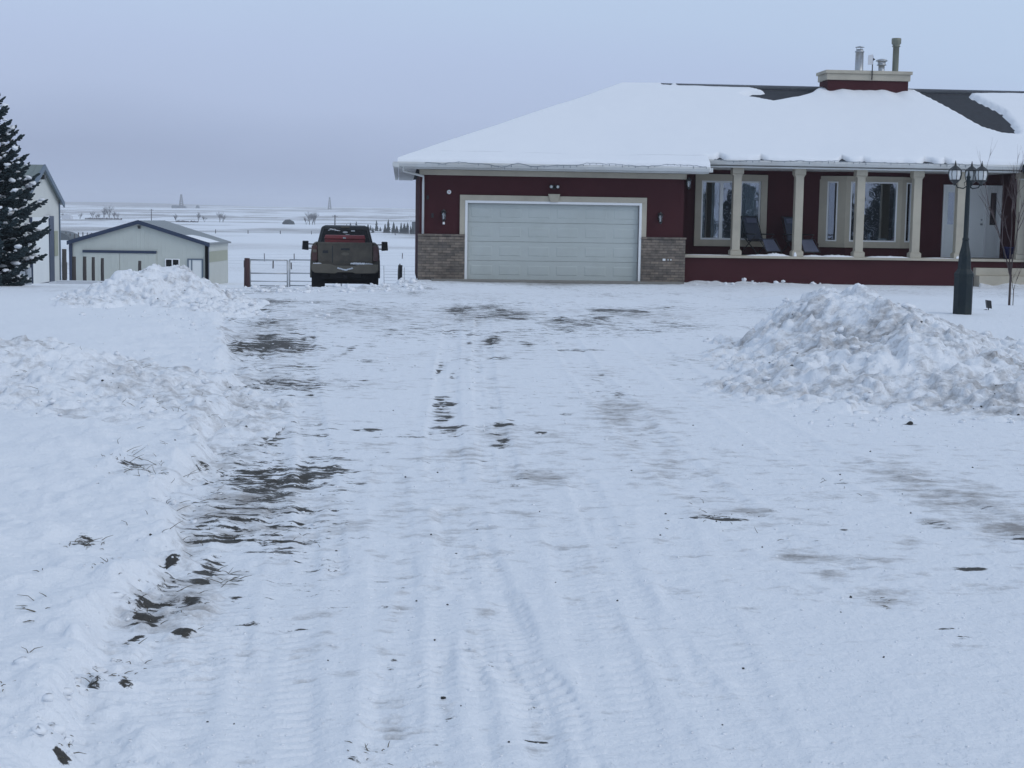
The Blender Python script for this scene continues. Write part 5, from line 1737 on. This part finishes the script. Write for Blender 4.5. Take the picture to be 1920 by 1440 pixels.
# ------------------------------------------------------------------ fences, gate, posts
def post(px, py0, py1, Y, r, m, label, cat='fence post', group='posts in front of the low shed'):
    a = atY(px, py1, Y); b_ = atY(px, py0, Y)
    q = MB(); x = a.x
    g0 = min(float(terrain(np.array(x), np.array(Y))), a.z) - .2
    q.tube([(0, 0, g0 - a.z), (0, 0, (b_.z - a.z) * .5), (.01, 0, b_.z - a.z)], [r, r * .96, r * .9], 8)
    o = q.build('fence_post', M[m]); o.location = (x, Y, a.z)
    return tag(o, label, cat, group)


post(121, 467, 530, 68, .11, 'oldwood', 'thick dark post between the barn and the low shed')
post(139, 481, 531, 72, .10, 'oldwood', 'dark post at the left corner of the low shed')
post(159, 481, 528, 72, .09, 'oldwood', 'grey post second along the row before the shed')
post(175, 482, 520, 72, .08, 'oldwood', 'dark post third along the row before the shed')
post(192, 484, 516, 72, .08, 'oldwood', 'dark post fourth along the row before the shed')
post(262, 489, 505, 72, .08, 'oldwood', 'short dark post standing alone behind the snow pile')
post(750, 497, 520, 58, .09, 'iron', 'black post between the pickup and the garage', group='gate posts by the truck')
gp_ = post(463, 484, 537, 66, .13, 'redpost', 'red brown gate post left of the metal gate', group='gate posts by the truck')


def gate(px0, px1, label, Y=66.2):
    a = atY(px0, 537, Y); b_ = atY(px1, 537, Y); h_ = atY(px0, 487, Y).z - a.z
    g_ = empty('metal_gate', (a.x, Y, a.z), 0, label, 'gate', 'metal tube gates')
    W_ = b_.x - a.x
    q = MB()
    for k in (0, W_): q.tube([(k, 0, -.02), (k, 0, h_)], .034, 8)
    q.tube([(0, 0, h_), (W_, 0, h_)], .03, 8); q.tube([(0, 0, .04), (W_, 0, .04)], .026, 8)
    q.build('gate_frame', M['galv'], g_)
    q = MB(); q.tube([(0, 0, h_ * .50), (W_, 0, h_ * .50)], .026, 8); q.build('rail', M['galv'], g_)
    q = MB(); q.tube([(0, 0, h_ * .20), (W_, 0, h_ * .20)], .02, 8); q.build('rail', M['galv'], g_)


gate(469, 539, 'left leaf of the metal tube gate')
gate(543, 640, 'right leaf of the metal tube gate, behind the pickup')


def fence(pts, Ys, spacing, hgt, r, label, wires=2, name='wire_fence', ph=0.0, m='oldwood', group=None):
    """pts: pixel x at start and end, Ys: distances"""
    xa = (pts[0] - 960) / F_PX * Ys[0]; xb = (pts[1] - 960) / F_PX * Ys[1]
    L = math.hypot(xb - xa, Ys[1] - Ys[0]); n_ = max(2, int(L / spacing))
    root = empty(name, (xa, Ys[0], 0), 0, label, 'fence', group)
    R = random.Random(int(L)); tops = []
    for i in range(n_ + 1):
        t = i / n_
        x = xa + (xb - xa) * t + R.uniform(-.1, .1) * spacing; y = Ys[0] + (Ys[1] - Ys[0]) * t
        z = float(terrain(np.array(x), np.array(y)))
        hh = hgt * R.uniform(.8, 1.15)
        q = MB(); q.tube([(x - xa, y - Ys[0], z - .3), (x - xa + R.uniform(-.03, .03), y - Ys[0], z + hh)], r * R.uniform(.8, 1.2), 5)
        q.build('post', M[m], root); tops.append((x - xa, y - Ys[0], z))
    q = MB()
    for k in range(wires):
        f_ = .85 - k * .8 / max(wires, 1)
        q.tube([(a, b_, c_ + hgt * f_) for a, b_, c_ in tops], max(.006, r * .12), 4, False)
    if wires: q.build('wire', M['galv'], root)
    return root


fence((418, 800), (150, 128), 3.4, .75, .055, 'nearer wire fence crossing the field behind the gate', 2)
fence((425, 790), (180, 215), 5.5, .9, .05, 'middle wire fence beyond the gate across the field', 2)
fence((405, 1000), (480, 520), 9, 1.2, .12, 'long far fence line across the white field', 3)
fence((712, 790), (72, 70), 1.6, .9, .02, 'thin mesh fence between pickup and garage', 5, m='galv')
fence((100, 170), (330, 335), .9, 1.6, .12, 'weathered picket fence beyond the barn', 1)
fence((114, 132), (95, 95), 1.0, 1.1, .03, 'wire fence between barn and shed', 3)

# hay-coloured quonset beyond the barn
p_ = atY(112, 437, 330)
q = MB(); n_ = 10
poly = [(4.2 * math.cos(math.pi * k / n_), 2.0 * math.sin(math.pi * k / n_)) for k in range(n_ + 1)]
q.prism(poly[::-1], 0, 9, 'y'); o = q.build('quonset_hut', M['rooffar']); o.location = (p_.x - 2.0, 330, -4.2)
tag(o, 'small dark arched hut beyond the right edge of the barn', 'hut')

# flat boards lying in the snow by the shed
q = MB(); q.box(-.9, .9, -.35, .35, 0, .06); q.box(-.7, 1.2, -.1, .5, .062, .10)
p_ = atY(140, 536, 60); o = q.build('board_stack', M['greywhite'], bevel=.01); o.location = (p_.x, 60, terrain(np.array(p_.x), np.array(60.)) + .08)
tag(o, 'snowy boards lying between the barn and the snow pile', 'boards')


# ------------------------------------------------------------------ vegetation
def spruce(h, rb, seed, dens=.82, snow=True, name='spruce_tree'):
    R = random.Random(seed)
    root = empty(name, (0, 0, 0))
    tr = MB(); tr.tube([(0, 0, -.3), (0, 0, h * .5), (0, 0, h)], [.09 * h / 5, .05 * h / 5, .008], 8); tr.build('trunk', M['bark'], root)
    vs = []; fs = []; sv = MB(); br = MB()

    def brush(p, d, L, r):
        """needle-covered twig: star-section spindle"""
        o = len(vs)
        d = d.normalized()
        a = d.cross(Vector((0, 0, 1)));
        if a.length < .1: a = Vector((1, 0, 0))
        a.normalize(); b2 = a.cross(d)
        k = R.uniform(0, 1)
        rings = [(0, .5), (.35, 1.0), (.8, .75)]
        ns = 5
        for t, q_ in rings:
            for i in range(ns):
                an = 6.283 * (i + k) / ns
                rr = r * q_ * R.uniform(.75, 1.25)
                vs.append(p + d * (L * t) + (a * math.cos(an) + b2 * math.sin(an)) * rr)
        vs.append(p + d * L)
        for j in range(2):
            for i in range(ns):
                i2 = (i + 1) % ns
                fs.append((o + j * ns + i, o + j * ns + i2, o + (j + 1) * ns + i2, o + (j + 1) * ns + i))
        for i in range(ns):
            fs.append((o + 2 * ns + i, o + 2 * ns + (i + 1) % ns, o + 3 * ns))

    z = .10 * h / 5
    while z < h * .985:
        f = z / h
        nb = int((11 - 4 * f) * dens)
        ph = R.uniform(0, 6.28)
        for k in range(nb):
            an = ph + 6.283 * k / nb + R.uniform(-.25, .25)
            Lb = rb * (1 - f) ** .52 * R.uniform(.70, 1.12) + .08
            if f < .12: Lb *= .85
            zz0 = z + R.uniform(-.06, .06)
            dirv = Vector((math.cos(an), math.sin(an), 0))
            up = .35 * f - .22 * (1 - f) + R.uniform(-.12, .12)
            pts = []
            for j in range(7):
                t = j / 6
                pts.append(Vector((0, 0, zz0)) + dirv * Lb * t + Vector((0, 0, Lb * (up * t + .30 * t * t))))
            br.tube([pts[0], pts[3], pts[6]], [.02 * (1 - f) + .006, .012 * (1 - f) + .004, .003], 4, False)
            nt_ = max(3, int(Lb / .075))
            for j in range(nt_ + 1):
                t = .18 + .82 * j / nt_
                i0 = min(5, int(t * 6)); q0 = pts[i0].lerp(pts[i0 + 1], t * 6 - i0)
                side = dirv.cross(Vector((0, 0, 1)))
                tl = (.34 * Lb * (1.05 - t) + .10)
                for s_ in (-1, 1):
                    dv = dirv * R.uniform(.45, .95) + side * s_ * R.uniform(.5, 1.0) + Vector((0, 0, R.uniform(-.30, .42)))
                    L = min(tl, .42) * R.uniform(.7, 1.15)
                    brush(q0, dv, L, .034 * R.uniform(.8, 1.2))
                    if L > .2:
                        brush(q0 + dv.normalized() * L * .5, dirv + side * s_ * .2 + Vector((0, 0, .35)), L * .55, .028)
                if R.random() < .7:
                    brush(q0, dirv * .8 + side * R.uniform(-.5, .5) + Vector((0, 0, R.uniform(.3, 1.0))), R.uniform(.10, .20), .028)
                if snow and R.random() < .42 and t > .35:
                    sv.blob(q0 + Vector((R.uniform(-.04, .04), R.uniform(-.04, .04), .07)) + side * R.uniform(-.16, .16), R.uniform(.025, .11), R, squash=.5)
            brush(pts[6], dirv + Vector((0, 0, .6)), .16, .03)
        z += R.uniform(.13, .17) * h / 5 * 1.0
    brush(Vector((0, 0, h - .2)), Vector((0, 0, 1)), .35, .035)
    cm = MB(); cm.v = [tuple(p) for p in vs]; cm.f = fs; cm.sm = [False] * len(fs)
    cm.build('crown', M['needle'], root)
    br.build('branch', M['bark'], root)
    if snow and sv.v: tag(sv.build('snow_load', M['snow'], root), kind='stuff')
    return root


t1 = spruce(4.75, 1.70, 12)
tag(t1, 'large dark blue spruce with snow on its branches at the left edge', 'spruce tree')
p_ = atY(-42, 540, 37.0)
t1.location = (p_.x, 37.0, gz(p_.x, 37.0) - .12)
# trees standing behind the camera, seen only mirrored in the porch windows
for k, (x, y, s_) in enumerate(((21, -12, .85), (26, -18, 1.0), (31.5, -12, .8), (36, -17, 1.0), (42, -12, .9))):
    c_ = copy_tree(t1); c_.location = (x, y, 0); c_.scale = (s_, s_, s_); c_.rotation_euler = (0, 0, k * 1.3)
    c_['label'] = 'spruce of the yard row mirrored in the porch windows'; c_['group'] = 'spruces mirrored in the porch windows'


def bare_tree(seed, h, spread, depth, r0, mname='bark', tm='twig', nstems=3, name='bare_tree', forkz=.25, nsub=3):
    R = random.Random(seed)
    root = empty(name, (0, 0, 0))
    tr = MB(); tw = MB()

    def grow(p, d, L, r, lev):
        pts = [p]; q_ = p; dd_ = d.copy()
        for i in range(4):
            dd_ = (dd_ + Vector((R.uniform(-.14, .14), R.uniform(-.14, .14), R.uniform(-.02, .12)))).normalized()
            q_ = q_ + dd_ * L / 4; pts.append(q_)
        tgt = tr if lev == 0 else tw
        tgt.tube(pts, [r, r * .85, r * .7, r * .55, r * .4], 6 if lev == 0 else 4, False)
        if lev >= depth: return
        for k in range(nsub + (1 if lev == 0 else 0)):
            t = R.uniform(.35, 1.0); i0 = min(3, int(t * 4)); b0 = pts[i0].lerp(pts[i0 + 1], t * 4 - i0)
            nd = (dd_ + Vector((R.uniform(-1, 1), R.uniform(-1, 1), R.uniform(-.1, .5))) * spread).normalized()
            grow(b0, nd, L * R.uniform(.45, .7), r * .5, lev + 1)

    tr.tube([(0, 0, -.2), (0, 0, h * forkz)], [r0 * 1.15, r0], 8)
    for k in range(nstems):
        d = Vector((R.uniform(-1, 1) * spread * .5, R.uniform(-1, 1) * spread * .5, 1)).normalized()
        grow(Vector((0, 0, h * forkz - .01)), d, h * (1 - forkz) * R.uniform(.55, .75), r0 * .75, 0)
    tr.build('trunk', M[mname], root); tw.build('crown', M[tm], root)
    return root


sap = bare_tree(8, 2.9, .55, 3, .026, nstems=3, forkz=.20, name='bare_sapling', nsub=3)
p_ = atZ(1892, 575, .12)
sap.location = (p_.x, p_.y, gz(p_.x, p_.y)); sap.scale = (.85, .85, 1)
tag(sap, 'slim leafless sapling in the lawn in front of the entry door', 'sapling')
sap2 = bare_tree(9, 1.0, .5, 2, .008, nstems=2, forkz=.3, name='bare_sapling')
p2 = atZ(1899, 575, .12); sap2.location = (p2.x, p2.y, gz(p2.x, p2.y))
tag(sap2, 'thin short leafless shoot right beside the sapling', 'sapling')

# distant spruces
def far_spruce(seed, h, rb):
    R = random.Random(seed); root = empty('spruce_tree', (0, 0, 0))
    q = MB(); z = h * .06
    vs = []
    while z < h:
        f = z / h; n_ = 9
        for k in range(n_):
            an = 6.283 * k / n_ + R.uniform(-.3, .3); L = rb * (1 - f) ** .8 * R.uniform(.5, 1.15) + .08
            a = Vector((math.cos(an), math.sin(an), 0)); sd = a.cross(Vector((0, 0, 1)))
            wd = .28 * L + .12; dz = h * .07
            q.add([Vector((0, 0, z + dz)) , Vector((0, 0, z - dz * .3)) + a * L * .5 + sd * wd, Vector((0, 0, z - .15 * L)) + a * L, Vector((0, 0, z - dz * .3)) + a * L * .5 - sd * wd, Vector((0, 0, z - dz)) ],
                  [(0, 1, 2, 3), (4, 3, 2, 1)])
        z += h * .055
    q.build('crown', M['farneedle'], root)
    t = MB(); t.tube([(0, 0, -.5), (0, 0, h * .9)], [.18, .03], 6); t.build('trunk', M['bark'], root)
    return root


GRP = 'shelterbelt of small spruces by the far dark building'
protos = [far_spruce(31, 6.0, 1.5), far_spruce(32, 5.0, 1.6), far_spruce(33, 7.0, 1.3)]
used = [False] * 3
FT = [(640, 421, 640, 3.4, 1), (650, 421, 640, 4.2, 1), (657, 420, 645, 5.2, 0), (668, 421, 650, 6.2, 2), (674, 422, 650, 3.6, 1), (684, 424, 655, 3.2, 0), (690, 424, 650, 4.6, 1), (695, 425, 650, 3.8, 0), (706, 427, 640, 7.4, 2), (713, 427, 640, 3.0, 1),
      (699, 437, 560, 3.4, 1), (722, 436, 560, 5.6, 0), (728, 437, 560, 8.0, 2), (738, 437, 555, 6.6, 0), (744, 437, 555, 4.6, 1), (752, 437, 550, 6.4, 2), (758, 437, 550, 6.0, 1), (764, 437, 550, 6.4, 0), (770, 438, 550, 5.0, 2), (774, 439, 545, 4.6, 1), (680, 421, 655, 2.8, 0), (663, 421, 650, 3.0, 1)]
for i, (px, py, Y, hh, k) in enumerate(FT):
    o = protos[k] if not used[k] else copy_tree(protos[k]); used[k] = True
    a = atY(px, py, Y); b_ = [6.0, 5.0, 7.0][k]
    o.location = (a.x, Y, float(terrain(np.array(a.x), np.array(float(Y)))) - .1); s_ = hh / b_ * 1.05
    o.scale = (s_ * .78, s_ * .78, s_ * .58); o.rotation_euler = (0, 0, i * 1.7)
    tag(o, 'small snow dusted spruce in the far shelterbelt left of the garage', 'spruce tree', GRP)

# distant bare shrubs
bp1 = bare_tree(41, 6.0, .9, 2, .16, 'farshrub', 'farshrub', 5, 'bare_tree', .10, 5)
bp2 = bare_tree(42, 7.0, .7, 2, .18, 'farshrub', 'farshrub', 5, 'bare_tree', .12, 5)
BT = [(118, 400, 1000, 4, 0), (150, 411, 930, 4.2, 0), (174, 411, 940, 4.6, 1), (186, 411, 940, 4.0, 0), (195, 411, 940, 6.4, 1), (205, 411, 940, 8.0, 1), (215, 411, 940, 5.6, 0), (180, 411, 945, 3.6, 0), (221, 412, 945, 3.8, 1),
      (330, 416, 880, 5.0, 0), (372, 417, 880, 5.2, 1), (383, 417, 880, 4.2, 0), (412, 417, 880, 5.6, 1), (418, 417, 880, 5.0, 0), (574, 418, 840, 4.6, 0), (580, 418, 840, 6.6, 1), (586, 418, 845, 7.0, 0), (590, 418, 845, 6.4, 1)]
first = [True, True]
for i, (px, py, Y, hh, k) in enumerate(BT):
    pr_ = (bp1, bp2)[k]; o = pr_ if first[k] else copy_tree(pr_); first[k] = False
    a = atY(px, py, Y)
    o.location = (a.x, Y, float(terrain(np.array(a.x), np.array(float(Y)))) - .1); s_ = hh / (6.0, 7.0)[k] * .95
    o.scale = (s_ * 1.15, s_ * 1.15, s_); o.rotation_euler = (0, 0, i * 2.1)
    lab = 'leafless tree in the far hedge between barn and low shed' if px < 250 else ('leafless tree in the far field above the low shed roof' if px < 450 else 'pale leafless tree on the plain left of the pickup')
    tag(o, lab, 'tree', 'leafless trees ' + ('left of the shed roof' if px < 250 else 'above the shed roof' if px < 450 else 'left of the pickup'))
# dense dark bush
p_ = atY(541, 418, 830)
q = MB(); R2 = random.Random(2)
for _ in range(260):
    a = R2.uniform(-1, 1); x = a * 3.0; z_ = R2.uniform(0, 1) * 2.5 * math.sqrt(max(0, 1 - a * a))
    q.blob((x, R2.uniform(-1.2, 1.2), z_ + .1), R2.uniform(.2, .42), R2)
o = q.build('bush', M['farneedle'], None, smooth=False); o.location = (p_.x, 830, float(terrain(np.array(p_.x), np.array(830.))) )
tag(o, 'dense dark round bush on the plain left of the pickup', 'bush')
# low hedge strip
for (pa_, pb_, Y, py, lab) in ((160, 228, 925, 411, 'low dark hedge strip under the far bare trees at left'), (330, 372, 870, 417, 'low dark hedge strip just above the shed roof')):
    q = MB(); xa = atY(pa_, py, Y).x; xb = atY(pb_, py, Y).x; n_ = int((xb - xa) / .35)
    for i in range(n_):
        q.blob((i * .35, R2.uniform(-.6, .6), R2.uniform(.0, .5)), R2.uniform(.3, .75), R2)
    o = q.build('hedge', M['farshrub'], None, smooth=False); o.location = (xa, Y, float(terrain(np.array(xa), np.array(float(Y)))))
    tag(o, lab, 'hedge')


# utility poles, towers, far buildings
def upole(px, py0, py1, Y, label):
    a = atY(px, py1, Y); z0 = float(terrain(np.array(a.x), np.array(float(Y)))); zt_ = atY(px, py0, Y).z
    r_ = empty('utility_pole', (a.x, Y, z0), 0, label, 'utility pole', 'utility poles on the plain')
    q = MB(); q.tube([(0, 0, -.5), (0, 0, zt_ - z0)], [.28, .22], 7); q.build('pole', M['oldwood'], r_)
    q = MB(); q.box(-1.1, 1.1, -.08, .08, zt_ - z0 - .6, zt_ - z0 - .42)
    q.build('crossarm', M['oldwood'], r_)


upole(284, 392, 409, 820, 'dark utility pole above the low shed roof')
upole(628, 403, 424, 620, 'utility pole rising behind the pickup roof')


def tower(px, py0, py1, Y, wid, label):
    a = atY(px, py1, Y); zt_ = atY(px, py0, Y).z; z0 = min(a.z, float(terrain(np.array(a.x), np.array(float(Y)))))
    H_ = zt_ - z0
    r_ = empty('lattice_tower', (a.x, Y, z0), 0, label, 'tower', 'lattice towers on the horizon')
    q = MB(); n_ = 7
    for sx_ in (-1, 1):
        for sy_ in (-1, 1):
            q.tube([(sx_ * wid, sy_ * wid, -1), (sx_ * wid * .25, sy_ * wid * .25, H_)], wid * .13, 4, False)
    q.build('leg', M['farshrub'], r_)
    q = MB()
    for i in range(n_):
        z1_, z2_ = H_ * i / n_, H_ * (i + 1) / n_; w1_ = wid * (1 - .75 * i / n_); w2_ = wid * (1 - .75 * (i + 1) / n_)
        for sy_ in (-1, 1):
            q.tube([(-w1_, sy_ * w1_, z1_), (w2_, sy_ * w2_, z2_)], wid * .07, 4, False); q.tube([(w1_, sy_ * w1_, z1_), (-w2_, sy_ * w2_, z2_)], wid * .07, 4, False)
    q.build('bracing', M['farshrub'], r_)
    q = MB(); q.box(-wid * .4, wid * .4, -wid * .4, wid * .4, H_, H_ * 1.06); q.build('crown_block', M['farshrub'], r_)


tower(340, 366, 387, 1900, 2.6, 'faint drilling derrick on the far left ridge')
tower(618, 371, 390, 1900, 2.0, 'faint lattice tower on the ridge above the pickup')
q = MB(); p_ = atY(320, 387, 1900); q.box(0, 11, 0, 8, -3, 2.2); q.box(12, 17, 0, 6, -3, 1.4)
o = q.build('far_building', M['rooffar']); o.location = (p_.x, 1905, p_.z - .8); tag(o, 'low dark sheds at the foot of the derrick on the ridge', 'building')
q = MB(); p_ = atY(370, 387, 1900); q.prism([(-2.4, -2), (2.4, -2), (1.6, 1), (0, 2), (-1.6, 1)], 0, 4, 'y')
o = q.build('far_tank', M['rooffar']); o.location = (p_.x, 1900, p_.z - .5); tag(o, 'tiny dark hump on the ridge right of the derrick', 'tank')
fb = empty('far_barn', (atY(771, 436, 545).x, 548, -4.1), 0, 'dark flat barn beyond the spruces beside the garage wall', 'barn')
q = MB(); q.box(0, 16, 0, 8, -.5, 4.6); q.build('wall', M['rooffar'], fb)
q = MB(); q.box(-1.2, 16.4, -.4, 8.4, 6.6, 6.75); q.box(-1.0, -.8, -.2, 0, 0, 6.6); q.box(-.05, 16.2, -.2, 8.2, 4.6, 4.9); q.build('roof', M['snow'], fb)
q = MB(); p_ = atY(124, 408, 920); q.prism([(-2.6, 0), (2.6, 0), (2.6, 2), (0, 3.2), (-2.6, 2)], 0, 5, 'y')
o = q.build('far_house', M['greywhite']); o.location = (p_.x, 920, float(terrain(np.array(p_.x), np.array(920.)))); tag(o, 'tiny pale building on the plain just right of the barn', 'building')

# ------------------------------------------------------------------ yard lamp post
p_ = atZ(1804, 590, .14)
lz = gz(p_.x, p_.y)
lamp = empty('lamp_post', (p_.x, p_.y, lz), 0, 'dark green three lantern lamp post on a tapered base in the lawn', 'lamp post')
q = MB()
q.lathe(0, 0, [(.165, -.1), (.170, .02), (.170, .66), (.178, .68), (.178, .72), (.12, .80), (.105, 1.05), (.095, 1.10), (.07, 1.20), (.055, 1.30)], 8)
sub(lamp, 'base', q, M['lampgreen'])
q = MB(); q.lathe(0, 0, [(.055, 1.30), (.062, 1.33), (.045, 1.36), (.042, 2.0), (.030, 2.40), (.042, 2.42), (.022, 2.45), (.012, 2.52), (.004, 2.58)], 12)
sub(lamp, 'pole', q, M['lampgreen'])
for k, ang in enumerate((180, 62, 8)):
    a = math.radians(ang); rr = .24
    x, y = rr * math.cos(a), rr * math.sin(a)
    z0 = 2.37
    q = MB()
    q.tube([(0, 0, 2.28), (x * .35, y * .35, 2.22), (x * .8, y * .8, 2.24), (x, y, 2.33)], .011, 6)
    q.tube([(0, 0, 2.38), (x * .3, y * .3, 2.32), (x * .25, y * .25, 2.27)], .007, 6)
    arm = q.build('arm', M['lampgreen'], lamp)
    q = MB(); q.lathe(x, y, [(.02, z0 - .10), (.035, z0 - .06), (.085, z0 - .02), (.098, z0)], 8)
    q.lathe(x, y, [(.115, z0 + .165), (.125, z0 + .175), (.065, z0 + .22), (.025, z0 + .25), (.014, z0 + .29), (.004, z0 + .34)], 8)
    for j in range(8):
        an_ = 2 * math.pi * j / 8
        q.tube([(x + .096 * math.cos(an_), y + .096 * math.sin(an_), z0), (x + .118 * math.cos(an_), y + .118 * math.sin(an_), z0 + .09), (x + .110 * math.cos(an_), y + .110 * math.sin(an_), z0 + .17)], .006, 4)
    lo = q.build('lantern', M['iron'], lamp)
    q = MB(); q.lathe(x, y, [(.088, z0 + .002), (.110, z0 + .09), (.102, z0 + .163)], 8); q.build('lantern_glass', M['milk'], lo)

p_ = atZ(1853, 582, .14)
sp_l = empty('garden_spotlight', (p_.x, p_.y, gz(p_.x, p_.y)), 0, 'small black garden spotlight in the snow right of the lamp post', 'spotlight')
q = MB(); q.hexa([(-.03, -.05, .04), (.055, -.05, .03), (.055, .05, .03), (-.03, .05, .04)], [(-.055, -.05, .19), (.035, -.05, .18), (.035, .05, .18), (-.055, .05, .19)]); q.build('housing', M['iron'], sp_l, .006)
q = MB(); q.tube([(0, 0, -.1), (0, 0, .06)], .01, 6); q.tube([(-.03, 0, .01), (-.12, 0, -.01)], .01, 6); q.build('stake', M['iron'], sp_l)

# ------------------------------------------------------------------ haze round the whole scene
hx = MB(); hx.box(-2100, 2100, -62, 3260, -12, 40)
HM = bpy.data.materials.new('haze'); HM.use_nodes = True
hn = HM.node_tree; hn.nodes.clear()
ho = hn.nodes.new('ShaderNodeOutputMaterial'); pv = hn.nodes.new('ShaderNodeVolumePrincipled')
pv.inputs['Color'].default_value = (0.93, 0.95, 1.0, 1)
pv.inputs['Density'].default_value = 0.00030
pv.inputs['Anisotropy'].default_value = 0.0
hn.links.new(pv.outputs[0], ho.inputs['Volume'])
hz = hx.build('haze', HM)
tag(hz, 'pale winter haze over the fields', 'haze', kind='stuff')
